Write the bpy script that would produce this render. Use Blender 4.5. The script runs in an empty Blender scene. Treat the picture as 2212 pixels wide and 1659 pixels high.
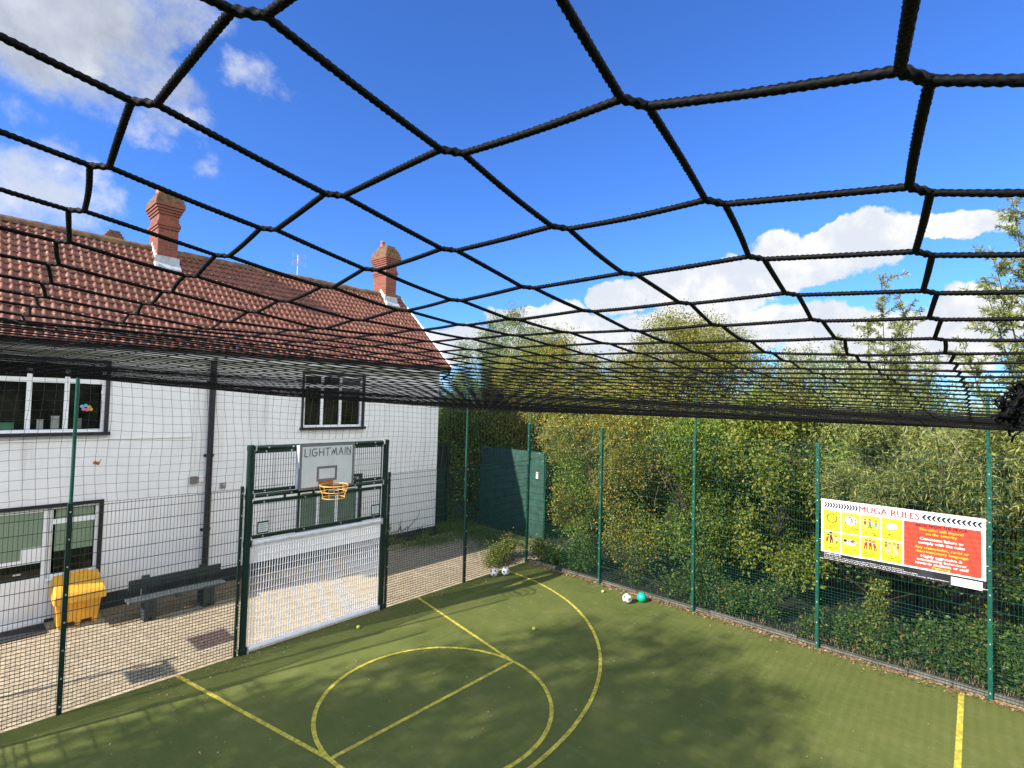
import bpy, math, random
import numpy as np
from mathutils import Matrix, Vector
R = math.radians
sc = bpy.context.scene
col = sc.collection
rng = np.random.default_rng(7)

# ------------------------------------------------------------------ camera
CAM = np.array([-11.8544, -9.9217, 4.7045])
def cam_axes(yaw, pitch, roll):
    cy, sy, cp, sp = math.cos(yaw), math.sin(yaw), math.cos(pitch), math.sin(pitch)
    f = np.array([sy*cp, cy*cp, sp]); rt = np.array([cy, -sy, 0.0]); up = np.cross(rt, f)
    c, s = math.cos(roll), math.sin(roll)
    return c*rt + s*up, -s*rt + c*up, f
cr, cu, cf = cam_axes(R(47.989), R(2.0377), R(1.562))
cd = bpy.data.cameras.new('camera'); cam = bpy.data.objects.new('camera', cd); col.objects.link(cam)
cd.sensor_width = 36.0; cd.lens = 36.0*1114.09/2212.0
cd.clip_start = 0.01; cd.clip_end = 3000.0
M = Matrix(((cr[0], cu[0], -cf[0], CAM[0]), (cr[1], cu[1], -cf[1], CAM[1]), (cr[2], cu[2], -cf[2], CAM[2]), (0, 0, 0, 1)))
cam.matrix_world = M
sc.camera = cam
sc.view_settings.view_transform = 'Standard'
sc.view_settings.look = 'None'
sc.view_settings.gamma = 1.0
sc.view_settings.exposure = 1.3
SUNV = Vector((-1.587, 0.33, 1.0)).normalized()
SUN_EL = math.asin(SUNV.z); SUN_AZ = math.atan2(SUNV.x, SUNV.y)

# ------------------------------------------------------------------ sun
sd = bpy.data.lights.new('sun', 'SUN'); sd.energy = 4.2; sd.angle = R(0.53); sd.color = (1.0, 0.93, 0.80)
so = bpy.data.objects.new('sun', sd); col.objects.link(so)
so.rotation_euler = (-SUNV).to_track_quat('-Z', 'Y').to_euler()
so.location = (-30, 5, 30)

# ------------------------------------------------------------------ world: physical sky + procedural clouds by direction
w = bpy.data.worlds.new('World'); sc.world = w; w.use_nodes = True
nt = w.node_tree; nt.nodes.clear()
class NB:
    """tiny node-building helper"""
    def __init__(s, nt): s.nt = nt; s.N = nt.nodes; s.L = nt.links
    def new(s, t, **kw):
        n = s.N.new(t)
        for k, v in kw.items(): setattr(n, k, v)
        return n
    def link(s, a, b): s.L.new(a, b)
    def m(s, op, a, b=None, c=None, clamp=False):
        n = s.N.new('ShaderNodeMath'); n.operation = op; n.use_clamp = clamp
        for i, v in enumerate((a, b, c)):
            if v is None: continue
            if hasattr(v, 'is_linked') or isinstance(v, bpy.types.NodeSocket): s.L.new(v, n.inputs[i])
            else: n.inputs[i].default_value = v
        return n.outputs[0]
    def sstep(s, v, lo, hi, o0=0.0, o1=1.0):
        n = s.N.new('ShaderNodeMapRange'); n.interpolation_type = 'SMOOTHSTEP'
        s.L.new(v, n.inputs[0]); n.inputs[1].default_value = lo; n.inputs[2].default_value = hi
        n.inputs[3].default_value = o0; n.inputs[4].default_value = o1
        return n.outputs[0]
    def noise(s, vec, scale, detail=4, rough=.55, dist=0.0, out=0):
        n = s.N.new('ShaderNodeTexNoise'); n.inputs['Scale'].default_value = scale; n.inputs['Detail'].default_value = detail
        n.inputs['Roughness'].default_value = rough; n.inputs['Distortion'].default_value = dist
        if vec is not None: s.L.new(vec, n.inputs['Vector'])
        return n.outputs[out]
    def mixc(s, f, a, b, blend='MIX'):
        n = s.N.new('ShaderNodeMix'); n.data_type = 'RGBA'; n.blend_type = blend
        for i, v in ((0, f), (6, a), (7, b)):
            if isinstance(v, bpy.types.NodeSocket): s.L.new(v, n.inputs[i])
            elif i == 0: n.inputs[0].default_value = v
            else: n.inputs[i].default_value = (*v, 1) if len(v) == 3 else v
        return n.outputs[2]
nb = NB(nt)
tc = nb.new('ShaderNodeTexCoord'); gen = tc.outputs['Generated']
sky = nb.new('ShaderNodeTexSky'); sky.sky_type = 'NISHITA'; sky.sun_disc = False
sky.sun_elevation = SUN_EL; sky.sun_rotation = SUN_AZ % (2*math.pi)
sky.air_density = 1.0; sky.dust_density = 0.25; sky.ozone_density = 2.2; sky.altitude = 50
sep = nb.new('ShaderNodeSeparateXYZ'); nb.link(gen, sep.inputs[0])
el = nb.m('MULTIPLY', nb.m('ARCSINE', sep.outputs[2]), 180/math.pi)
az = nb.m('MULTIPLY', nb.m('ARCTAN2', sep.outputs[0], sep.outputs[1]), 180/math.pi)
# warp of the cloud outline
wn = nb.noise(gen, 7.0, 5, .6); wn2 = nb.noise(gen, 9.0, 5, .6, out=1)
sp2 = nb.new('ShaderNodeSeparateColor'); nb.link(wn2, sp2.inputs[0])
azw = nb.m('ADD', az, nb.m('MULTIPLY', nb.m('SUBTRACT', sp2.outputs[0], .5), 9.0))
elw = nb.m('ADD', el, nb.m('MULTIPLY', nb.m('SUBTRACT', sp2.outputs[1], .5), 5.0))
def blob(a0, e0, ra, re, k=1.0):
    da = nb.m('DIVIDE', nb.m('SUBTRACT', azw, a0), ra); de = nb.m('DIVIDE', nb.m('SUBTRACT', elw, e0), re)
    r2 = nb.m('ADD', nb.m('MULTIPLY', da, da), nb.m('MULTIPLY', de, de))
    return nb.m('MULTIPLY', nb.m('MAXIMUM', nb.m('SUBTRACT', 1.0, r2), 0.0), k)
def total(bl):
    o = blob(*bl[0])
    for b in bl[1:]: o = nb.m('MAXIMUM', o, blob(*b))
    return o
CUM = [(68, 12.0, 9, 3.0), (78, 14.3, 8, 3.2), (82, 16.0, 6, 2.4), (88, 15.6, 6, 1.3, .75), (60, 11.5, 5, 2.2), (50, 9.4, 7, 2.1, .9), (72, 8.3, 14, 2.6, .8), (90, 8.2, 4, 3.4), (100, 7, 8, 5), (84, 6, 10, 4, .8), (45, 6, 12, 3, .7), (62, 7, 16, 3, .8)]
WIS = [(11, 22.5, 4, 2.5, .7), (0, 20.5, 6, 2.5, .6), (21, 29.0, 4.4, 3.0, .55), (14.5, 24.5, 4.0, 1.6, .5), (7.5, 26.5, 2.2, 2.0, .9), (4, 16, 8, 5.0, .9), (-8, 17, 10, 6, 1.0), (16, 21.5, 2.5, 2.2, .5), (28, 23.5, 2.0, 1.0, .25)]
GRY = [(2, 31, 14, 9, 1.0), (9, 26, 8, 4, .55), (-14, 27, 16, 14, 1.0), (12, 34, 8, 5, .55)]
FILL_CLOUDS = [(-163, 30, 42, 36, 1.4), (158, 28, 50, 34, 1.4), (120, 50, 30, 25, .8), (-60, 58, 40, 18, .6)]  # unseen clouds out of view, added as neutral fill light on the shaded wall
fb = nb.noise(gen, 14.0, 9, .62); fb2 = nb.noise(gen, 5.0, 8, .6)
tcum = total(CUM)
cum = nb.sstep(nb.m('ADD', tcum, nb.m('MULTIPLY', nb.m('MULTIPLY', nb.m('SUBTRACT', fb, .5), 1.5), nb.m('MINIMUM', nb.m('MULTIPLY', tcum, 6.0), 1.0))), .10, .36)
wis = nb.sstep(nb.m('ADD', total(WIS), nb.m('MULTIPLY', nb.m('MULTIPLY', nb.m('SUBTRACT', fb, .5), 2.2), nb.m('MINIMUM', nb.m('MULTIPLY', total(WIS), 5.0), 1.0))), .22, 1.1)
gry = nb.sstep(nb.m('ADD', total(GRY), nb.m('MULTIPLY', nb.m('MULTIPLY', nb.m('SUBTRACT', nb.m('ADD', nb.m('MULTIPLY', fb2, .55), nb.m('MULTIPLY', nb.noise(gen, 11.0, 10, .68), .45)), .5), 3.6), nb.m('MINIMUM', nb.m('MULTIPLY', total(GRY), 5.0), 1.0))), .02, .95)
# shading inside the clouds
cumL = nb.mixc(nb.sstep(nb.noise(gen, 10.0, 8, .62), .40, .62), (.76, .81, .90), (1.04, 1.03, 1.01))
gryL = nb.mixc(nb.sstep(nb.noise(gen, 4.0, 7, .6), .35, .65), (.38, .42, .49), (.76, .80, .87))
skyc = nb.mixc(1.0, sky.outputs[0], (0.225, 0.42, 0.79), 'MULTIPLY')
bg1 = nb.new('ShaderNodeBackground'); nb.link(skyc, bg1.inputs[0]); bg1.inputs[1].default_value = 0.135
CLOUD = 0.42
def bgc(colr, k):
    b = nb.new('ShaderNodeBackground'); b.inputs[1].default_value = k
    nb.link(colr, b.inputs[0]); return b.outputs[0]
def mixs(f, a, b):
    n = nb.new('ShaderNodeMixShader'); nb.link(f, n.inputs[0]); nb.link(a, n.inputs[1]); nb.link(b, n.inputs[2]); return n.outputs[0]
s1 = mixs(nb.m('MULTIPLY', gry, .92), bg1.outputs[0], bgc(gryL, CLOUD))
s2 = mixs(nb.m('MULTIPLY', wis, .85), s1, bgc(cumL, CLOUD*.92))
back = nb.sstep(nb.m('ADD', total(FILL_CLOUDS), nb.m('MULTIPLY', nb.m('MULTIPLY', nb.m('SUBTRACT', fb2, .5), 1.2), nb.m('MINIMUM', nb.m('MULTIPLY', total(FILL_CLOUDS), 5.0), 1.0))), .10, .5)
s3a = mixs(cum, s2, bgc(cumL, CLOUD))
s3 = mixs(back, s3a, bgc(cumL, 0.92))  # added fill clouds, set brighter than the clouds in view
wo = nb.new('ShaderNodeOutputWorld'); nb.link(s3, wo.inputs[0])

# ------------------------------------------------------------------ mesh helpers
class MB:
    def __init__(s): s.v = []; s.f = []; s.n = 0
    def add(s, v, f, m=0):
        v = np.asarray(v, float).reshape(-1, 3); s.v.append(v)
        if isinstance(f, np.ndarray): s.f.append((f + s.n, m))
        else:
            for q in f: s.f.append((np.array([q]) + s.n, m))
        s.n += len(v)
    def box(s, lo, hi, m=0, rot=None, piv=None):
        x0, y0, z0 = lo; x1, y1, z1 = hi
        v = np.array([(x0,y0,z0),(x1,y0,z0),(x1,y1,z0),(x0,y1,z0),(x0,y0,z1),(x1,y0,z1),(x1,y1,z1),(x0,y1,z1)], float)
        if rot is not None:
            c = v.mean(0) if piv is None else np.array(piv); v = (v - c) @ np.array(rot).T + c
        s.add(v, np.array([(0,3,2,1),(4,5,6,7),(0,1,5,4),(1,2,6,5),(2,3,7,6),(3,0,4,7)]), m)
    def hexa(s, v, m=0):
        s.add(v, np.array([(0,3,2,1),(4,5,6,7),(0,1,5,4),(1,2,6,5),(2,3,7,6),(3,0,4,7)]), m)
    def bars(s, p0, p1, r, n=6, m=0, caps=False):
        p0 = np.atleast_2d(np.asarray(p0, float)); p1 = np.atleast_2d(np.asarray(p1, float)); k = len(p0)
        d = p1 - p0; d /= np.linalg.norm(d, axis=1)[:, None] + 1e-12
        ref = np.where(np.abs(d[:, 2:3]) > .9, np.array([[1., 0, 0]]), np.array([[0., 0, 1.]]))
        a = np.cross(d, ref); a /= np.linalg.norm(a, axis=1)[:, None]; b = np.cross(d, a)
        t = np.arange(n)*2*math.pi/n + math.pi/n
        r = np.broadcast_to(np.asarray(r, float), (k,))
        off = (a[:, None]*np.cos(t)[None, :, None] + b[:, None]*np.sin(t)[None, :, None])*r[:, None, None]
        v = np.stack([p0[:, None] + off, p1[:, None] + off], 1)   # k,2,n,3
        i = np.arange(n); j = (i+1) % n
        q = np.stack([i, i+n, j+n, j], 1)[None] + (np.arange(k)*2*n)[:, None, None]
        s.add(v.reshape(-1, 3), q.reshape(-1, 4), m)
        if caps:
            s.f.append(((np.arange(n)[None] + (np.arange(k)*2*n)[:, None]) + s.n - len(v.reshape(-1, 3)), m))
            s.f.append(((np.arange(n)[::-1][None] + n + (np.arange(k)*2*n)[:, None]) + s.n - len(v.reshape(-1, 3)), m))
    def tube(s, P, r, n=8, m=0, prof=None, closed=False, caps=True):
        P = np.asarray(P, float); k = len(P); r = np.broadcast_to(np.asarray(r, float), (k,))
        T = np.gradient(P, axis=0) if not closed else np.roll(P, -1, 0) - np.roll(P, 1, 0)
        T /= np.linalg.norm(T, axis=1)[:, None] + 1e-12
        ref = np.array([0, 0, 1.]) if abs(T[0, 2]) < .9 else np.array([1., 0, 0])
        A = np.cross(T, ref); bad = np.linalg.norm(A, axis=1) < 1e-3; A[bad] = [1, 0, 0]
        if not closed:
            a = A[0]/np.linalg.norm(A[0])
            for i in range(k):
                a = a - T[i]*(a @ T[i]); a /= np.linalg.norm(a) + 1e-12; A[i] = a
        else: A /= np.linalg.norm(A, axis=1)[:, None]
        B = np.cross(T, A); t = np.arange(n)*2*math.pi/n
        rr = r[:, None] if prof is None else r[:, None]*prof
        v = P[:, None] + (A[:, None]*np.cos(t)[None, :, None] + B[:, None]*np.sin(t)[None, :, None])*np.broadcast_to(rr, (k, n))[:, :, None]
        i = np.arange(n); j = (i+1) % n
        kk = np.arange(k if closed else k-1)
        k2 = (kk+1) % k
        q = np.stack([kk[:, None]*n + i, kk[:, None]*n + j, k2[:, None]*n + j, k2[:, None]*n + i], 2).reshape(-1, 4)
        s.add(v.reshape(-1, 3), q, m)
        if caps and not closed:
            s.f.append((np.arange(n)[::-1][None] + s.n - k*n, m)); s.f.append((np.arange(n)[None] + s.n - n, m))
    def lathe(s, prof, c, n=20, m=0):
        prof = np.asarray(prof, float); t = np.arange(n)*2*math.pi/n; k = len(prof)
        v = np.stack([c[0] + prof[:, :1]*np.cos(t), c[1] + prof[:, :1]*np.sin(t), np.broadcast_to(c[2] + prof[:, 1:2], (k, n))], 2)
        i = np.arange(n); j = (i+1) % n; kk = np.arange(k-1)
        q = np.stack([kk[:, None]*n + i, kk[:, None]*n + j, (kk[:, None]+1)*n + j, (kk[:, None]+1)*n + i], 2).reshape(-1, 4)
        s.add(v.reshape(-1, 3), q, m); s.f.append((np.arange(n)[None] + s.n - n, m)); s.f.append((np.arange(n)[::-1][None] + s.n - n*k, m))
    def grid(s, X, m=0):
        X = np.asarray(X, float); a, b = X.shape[:2]
        i = np.arange(a-1)[:, None]*b + np.arange(b-1)[None]
        q = np.stack([i, i+b, i+b+1, i+1], 2).reshape(-1, 4); s.add(X.reshape(-1, 3), q, m)
    def build(s, name, mats, parent=None, smooth=False, bevel=0, loc=None):
        V = np.concatenate(s.v) if s.v else np.zeros((0, 3))
        if loc is not None: V = V - np.array(loc)
        me = bpy.data.meshes.new(name); me.vertices.add(len(V)); me.vertices.foreach_set('co', V.ravel())
        li = np.concatenate([f.ravel() for f, _ in s.f]); tot = np.concatenate([np.full(len(f), f.shape[1]) for f, _ in s.f])
        mi = np.concatenate([np.full(len(f), m) for f, m in s.f])
        me.loops.add(len(li)); me.loops.foreach_set('vertex_index', li.astype(np.int32))
        me.polygons.add(len(tot)); st = np.concatenate([[0], np.cumsum(tot)[:-1]])
        me.polygons.foreach_set('loop_start', st.astype(np.int32))
        me.polygons.foreach_set('material_index', mi.astype(np.int32))
        me.polygons.foreach_set('use_smooth', np.full(len(tot), bool(smooth)))
        me.update(calc_edges=True); me.validate()
        for mt in (mats if isinstance(mats, (list, tuple)) else [mats]): me.materials.append(mt)
        o = bpy.data.objects.new(name, me); col.objects.link(o)
        if loc is not None: o.location = loc
        if parent is not None: o.parent = parent
        if bevel:
            b = o.modifiers.new('bevel', 'BEVEL'); b.width = bevel; b.segments = 2; b.limit_method = 'ANGLE'
        return o
def tag(o, label=None, cat=None, group=None, kind=None):
    if label: o['label'] = label
    if cat: o['category'] = cat
    if group: o['group'] = group
    if kind: o['kind'] = kind
    return o
def thing(name, label, cat, loc=(0, 0, 0), group=None, rz=0.0):
    o = bpy.data.objects.new(name, None); col.objects.link(o); o.empty_display_size = .2
    o.location = loc; o.rotation_euler = (0, 0, rz)
    return tag(o, label, cat, group)
def rel(o, root):
    """parent o (built in world coordinates) to an unrotated root"""
    o.parent = root; o.location = Vector(o.location) - Vector(root.location); return o
def copy_tree(o, parent=None):
    c = o.copy(); col.objects.link(c)
    if parent is not None: c.parent = parent
    for ch in list(o.children): copy_tree(ch, c)
    return c

# ------------------------------------------------------------------ materials
def base_mat(name):
    m = bpy.data.materials.new(name); m.use_nodes = True; n = m.node_tree; n.nodes.clear()
    b = NB(n); p = b.new('ShaderNodeBsdfPrincipled'); o = b.new('ShaderNodeOutputMaterial'); b.link(p.outputs[0], o.inputs[0])
    b.p = p; b.o = o; b.tc = b.new('ShaderNodeTexCoord'); b.obj = b.tc.outputs['Object']
    b.geo = b.new('ShaderNodeNewGeometry'); b.pos = b.geo.outputs['Position']
    return m, b
def bump(b, h, strength=.3, dist=.01):
    n = b.new('ShaderNodeBump'); n.inputs['Strength'].default_value = strength; n.inputs['Distance'].default_value = dist
    b.link(h, n.inputs['Height']); b.link(n.outputs[0], b.p.inputs['Normal'])
def mat(name, c, rough=.6, var=.12, scale=6.0, bmp=0.0, bscale=60.0, metal=0.0, spec=.5, bdist=.004, coat=0.0):
    m, b = base_mat(name)
    n = b.noise(b.pos, scale, 5, .6)
    lo = tuple(x*(1-var) for x in c); hi = tuple(min(1, x*(1+var)) for x in c)
    cc = b.mixc(b.sstep(n, .3, .7), lo, hi); b.link(cc, b.p.inputs['Base Color'])
    b.p.inputs['Roughness'].default_value = rough; b.p.inputs['Metallic'].default_value = metal
    b.p.inputs['Specular IOR Level'].default_value = spec; b.p.inputs['Coat Weight'].default_value = coat
    if bmp: bump(b, b.noise(b.pos, bscale, 4, .6), bmp, bdist)
    return m
MT = {}
MT['dark_green'] = mat('dark_green_powder_coat', (.0035, .024, .017), .38, .15, 8)
MT['mid_green'] = mat('green_powder_coat', (.006, .075, .05), .35, .15, 8)
MT['white_steel'] = mat('white_painted_steel', (.72, .74, .78), .4, .08, 8)
MT['galv'] = mat('galvanised_bolt', (.7, .7, .68), .35, .1, 30, metal=.6)
MT['black_paint'] = mat('black_gloss_paint', (.014, .013, .016), .45, .3, 5)
MT['plinth'] = mat('dark_plinth_paint', (.022, .022, .028), .6, .3, 4, .3, 60)
MT['upvc'] = mat('white_upvc', (.80, .82, .83), .35, .04, 3)
MT['render_white'] = None
MT['yellow_line'] = mat('yellow_marking', (.50, .42, .05), .9, .38, 13, .5, 220)
MT['orange_hoop'] = mat('orange_hoop_paint', (.85, .42, .08), .45, .15, 10)
MT['rust_plate'] = mat('brown_orange_plate', (.33, .14, .045), .6, .2, 14)
MT['board'] = mat('backboard_sheet', (.62, .66, .66), .35, .05, 5)
MT['grey_trim'] = mat('grey_board_trim', (.16, .155, .165), .5, .1, 6)
MT['ink'] = mat('dark_lettering', (.06, .085, .09), .5, .05, 6)
MT['brick'] = None
MT['net'] = mat('black_twine', (.0022, .0024, .0028), .62, .5, 300, spec=.12)
MT['curtain'] = mat('dark_netting', (.012, .015, .018), .6, .2, 60)
MT['bench'] = mat('dark_recycled_plastic', (.020, .030, .034), .55, .35, 7, .3, 90)
MT['bench_worn'] = mat('worn_grey_plastic', (.050, .062, .066), .6, .35, 9, .3, 90)
MT['bin'] = mat('yellow_plastic', (.74, .37, .035), .42, .10, 5, .15, 120)
MT['mat_rubber'] = mat('dark_rubber', (.02, .02, .024), .85, .3, 30, .6, 200)
MT['lead'] = mat('lead_flashing', (.34, .37, .40), .55, .2, 9, .3, 40)
MT['mortar_white'] = mat('pale_mortar', (.70, .68, .62), .8, .15, 12)
MT['pot'] = mat('clay_pot', (.36, .11, .06), .6, .25, 10, .3, 50)
MT['metal_grey'] = mat('dull_aluminium', (.35, .36, .37), .45, .1, 10, metal=.5)
MT['box_grey'] = mat('grey_plastic', (.16, .15, .14), .6, .15, 10)
MT['cable_white'] = mat('white_trunking', (.78, .78, .76), .5, .06, 6)
MT['bark'] = mat('grey_brown_bark', (.045, .034, .024), .9, .35, 14, .8, 30, bdist=.02)
MT['twig'] = mat('pale_bare_twig', (.30, .26, .20), .8, .25, 20)
MT['blind'] = mat('pale_green_blind', (.22, .30, .21), .8, .06, 3)
MT['concrete'] = mat('weathered_concrete', (.17, .15, .125), .9, .35, 7, .6, 40)

def glass():
    m, b = base_mat('dark_window_glass')
    n = b.noise(b.pos, 1.6, 5, .6)
    b.link(b.mixc(b.sstep(n, .4, .7), (.006, .007, .006), (.018, .020, .014)), b.p.inputs['Base Color'])
    b.p.inputs['Roughness'].default_value = .03; b.p.inputs['Specular IOR Level'].default_value = .45
    return m
MT['glass'] = glass()
def render_white():
    m, b = base_mat('roughcast_white_wall')
    n1 = b.noise(b.pos, 1.2, 5, .6); n2 = b.noise(b.pos, 26, 5, .7)
    c = b.mixc(b.sstep(n1, .3, .75), (.76, .77, .77), (.84, .85, .85))
    c = b.mixc(b.m('MULTIPLY', b.sstep(n2, .55, .75), .12), c, (.60, .57, .50))
    sv = b.new('ShaderNodeMapping'); sv.inputs['Scale'].default_value = (5.5, 5.5, .35); b.link(b.pos, sv.inputs[0])
    c = b.mixc(b.m('MULTIPLY', b.sstep(b.noise(sv.outputs[0], 1.0, 6, .65), .50, .74), .45), c, (.50, .48, .43))
    b.link(c, b.p.inputs['Base Color']); b.p.inputs['Roughness'].default_value = .9
    bump(b, b.m('ADD', b.noise(b.pos, 75, 4, .65), b.m('MULTIPLY', n2, .6)), .55, .012)
    return m
MT['render_white'] = render_white()
def brick():
    m, b = base_mat('red_chimney_brick')
    sx = b.new('ShaderNodeSeparateXYZ'); b.link(b.pos, sx.inputs[0])
    cb = b.new('ShaderNodeCombineXYZ'); b.link(b.m('ADD', sx.outputs[0], sx.outputs[1]), cb.inputs[0]); b.link(sx.outputs[2], cb.inputs[1])
    br = b.new('ShaderNodeTexBrick'); b.link(cb.outputs[0], br.inputs['Vector']); br.inputs['Scale'].default_value = 1.0
    br.inputs['Brick Width'].default_value = .225; br.inputs['Row Height'].default_value = .075; br.inputs['Mortar Size'].default_value = .006
    br.inputs['Color1'].default_value = (.245, .066, .036, 1); br.inputs['Color2'].default_value = (.165, .043, .026, 1); br.inputs['Mortar'].default_value = (.20, .12, .09, 1)
    n = b.noise(b.pos, 6, 6, .65)
    # lichen and soot near the crown, patchy
    c = b.mixc(b.m('MULTIPLY', b.sstep(n, .5, .72), .55), br.outputs[0], (.11, .07, .04))
    b.link(c, b.p.inputs['Base Color']); b.p.inputs['Roughness'].default_value = .85
    bump(b, b.m('ADD', b.m('MULTIPLY', br.outputs['Fac'], -1.0), b.noise(b.pos, 50, 4, .6)), .5, .008)
    return m
MT['brick'] = brick()
MT['lichen'] = mat('lichened_brick', (.15, .082, .042), .9, .45, 9, .6, 40, bdist=.01)
def turf():
    m, b = base_mat('green_sand_dressed_turf')
    sx = b.new('ShaderNodeSeparateXYZ'); b.link(b.pos, sx.inputs[0])
    st = b.new('ShaderNodeCombineXYZ'); b.link(sx.outputs[0], st.inputs[0]); b.link(b.m('MULTIPLY', sx.outputs[1], .25), st.inputs[1])
    big = b.noise(b.pos, .55, 5, .6); fine = b.noise(b.pos, 120, 3, .7); med = b.noise(st.outputs[0], 9, 4, .6)
    c = b.mixc(b.sstep(big, .3, .7), (.098, .124, .030), (.136, .156, .040))
    c = b.mixc(b.m('MULTIPLY', b.sstep(med, .4, .7), .30), c, (.172, .180, .060))
    c = b.mixc(b.m('MULTIPLY', b.sstep(fine, .42, .65), .35), c, (.062, .076, .018))
    wear = b.noise(b.pos, 2.3, 7, .7); c = b.mixc(b.m('MULTIPLY', b.sstep(wear, .5, .72), .38), c, (.205, .195, .085))
    c = b.mixc(b.m('MULTIPLY', b.sstep(b.noise(b.pos, 14, 5, .7), .55, .75), .30), c, (.075, .085, .024))
    b.link(c, b.p.inputs['Base Color']); b.p.inputs['Roughness'].default_value = .95; b.p.inputs['Specular IOR Level'].default_value = .15
    bump(b, b.m('ADD', fine, b.noise(b.pos, 40, 3, .6)), .5, .010)
    return m
MT['turf'] = turf()
def paving():
    m, b = base_mat('buff_block_paving')
    rotn = b.new('ShaderNodeMapping'); rotn.inputs['Rotation'].default_value = (0, 0, R(45)); b.link(b.pos, rotn.inputs[0])
    br = b.new('ShaderNodeTexBrick'); b.link(rotn.outputs[0], br.inputs['Vector']); br.inputs['Scale'].default_value = 1.0
    br.inputs['Brick Width'].default_value = .21; br.inputs['Row Height'].default_value = .105; br.inputs['Mortar Size'].default_value = .005
    br.inputs['Color1'].default_value = (.47, .39, .27, 1); br.inputs['Color2'].default_value = (.345, .275, .185, 1); br.inputs['Mortar'].default_value = (.17, .13, .09, 1)
    n = b.noise(b.pos, 2.0, 6, .65); g = b.noise(b.pos, 30, 5, .7)
    c = b.mixc(b.m('MULTIPLY', b.sstep(n, .45, .75), .5), br.outputs[0], (.33, .25, .16))
    c = b.mixc(b.m('MULTIPLY', b.sstep(g, .47, .66), .7), c, (.22, .17, .115))
    b.link(c, b.p.inputs['Base Color']); b.p.inputs['Roughness'].default_value = .9
    bump(b, b.m('ADD', b.m('MULTIPLY', br.outputs['Fac'], -1.2), g), .6, .008)
    return m
MT['paving'] = paving()
def gravel():
    m, b = base_mat('brown_gravel')
    v = b.new('ShaderNodeTexVoronoi'); v.inputs['Scale'].default_value = 32; b.link(b.pos, v.inputs['Vector'])
    c = b.mixc(v.outputs['Color'], (.10, .07, .04), (.34, .25, .15)); b.link(c, b.p.inputs['Base Color']); b.p.inputs['Roughness'].default_value = .95
    bump(b, b.m('MULTIPLY', v.outputs['Distance'], -1.0), 1.0, .02)
    return m
MT['gravel'] = gravel()
MT['soil'] = mat('dark_leafy_soil', (.014, .011, .007), .95, .5, 3, .8, 30, bdist=.02)
MT['wire'] = mat('green_coated_wire', (.006, .044, .031), .35, .15, 8, spec=.55)
MT['grass'] = mat('rough_grass', (.055, .075, .02), .95, .4, 2, .8, 50, bdist=.02)
def tile():
    m, b = base_mat('red_clay_roof_tiles')
    sx = b.new('ShaderNodeSeparateXYZ'); b.link(b.pos, sx.inputs[0])
    fl = b.new('ShaderNodeCombineXYZ'); b.link(b.m('FLOOR', b.m('DIVIDE', sx.outputs[0], .155)), fl.inputs[0]); b.link(b.m('FLOOR', b.m('DIVIDE', sx.outputs[2], .1688)), fl.inputs[1])
    wn = b.new('ShaderNodeTexWhiteNoise'); b.link(fl.outputs[0], wn.inputs['Vector'])
    c = b.mixc(wn.outputs['Value'], (.128, .044, .026), (.205, .074, .042))
    n = b.noise(b.pos, 3.0, 6, .65); l = b.noise(b.pos, 11, 5, .6); sp = b.noise(b.pos, 17, 2, .5)
    c = b.mixc(b.m('MULTIPLY', b.sstep(n, .45, .7), .45), c, (.095, .034, .022))
    c = b.mixc(b.m('MULTIPLY', b.sstep(l, .64, .74), .6), c, (.30, .15, .03))
    c = b.mixc(b.m('MULTIPLY', b.sstep(sp, .67, .71), .8), c, (.55, .45, .38))
    b.link(c, b.p.inputs['Base Color']); b.p.inputs['Roughness'].default_value = .62
    bump(b, b.noise(b.pos, 60, 4, .6), .3, .006)
    return m
MT['tile'] = tile()
def leafmat(name, cols, trans=.24, rough=.45):
    """leaf colours differ leaf by leaf (random per mesh island)"""
    m, b = base_mat(name)
    rp = b.new('ShaderNodeValToRGB'); rp.color_ramp.interpolation = 'LINEAR'
    b.link(b.geo.outputs['Random Per Island'], rp.inputs[0])
    e = rp.color_ramp.elements
    while len(e) < len(cols): e.new(.5)
    for i, (p, c) in enumerate(cols): e[i].position = p; e[i].color = (*c, 1)
    n = b.noise(b.pos, .9, 3, .5)
    c = b.mixc(b.m('MULTIPLY', b.sstep(n, .35, .7), .35), rp.outputs[0], cols[len(cols)//2][1])
    b.link(c, b.p.inputs['Base Color']); b.p.inputs['Roughness'].default_value = rough; b.p.inputs['Specular IOR Level'].default_value = .35
    t = b.new('ShaderNodeBsdfTranslucent'); b.link(b.mixc(1.0, c, (1.1, 1.25, .7), 'MULTIPLY'), t.inputs[0])
    ms = b.new('ShaderNodeMixShader'); ms.inputs[0].default_value = trans
    b.link(b.p.outputs[0], ms.inputs[1]); b.link(t.outputs[0], ms.inputs[2]); b.link(ms.outputs[0], b.o.inputs[0])
    return m
LF = {}
LF['hawthorn'] = leafmat('hawthorn_leaves', [(0, (0.077, 0.118, 0.023)), (.35, (0.147, 0.198, 0.033)), (.62, (0.226, 0.247, 0.042)), (.8, (0.346, 0.257, 0.048)), (1, (0.399, 0.169, 0.048))])
LF['hedge'] = leafmat('hedge_leaves', [(0, (0.050, 0.095, 0.014)), (.4, (0.092, 0.154, 0.021)), (.8, (0.160, 0.225, 0.029)), (1, (0.286, 0.298, 0.041))])
LF['bramble'] = leafmat('bramble_leaves', [(0, (0.037, 0.079, 0.015)), (.5, (0.076, 0.136, 0.023)), (.9, (0.128, 0.191, 0.034)), (1, (0.319, 0.175, 0.048))])
LF['willow'] = leafmat('willow_leaves', [(0, (0.108, 0.141, 0.040)), (.5, (0.189, 0.220, 0.061)), (.85, (0.272, 0.291, 0.086)), (1, (0.380, 0.351, 0.101))])
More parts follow.
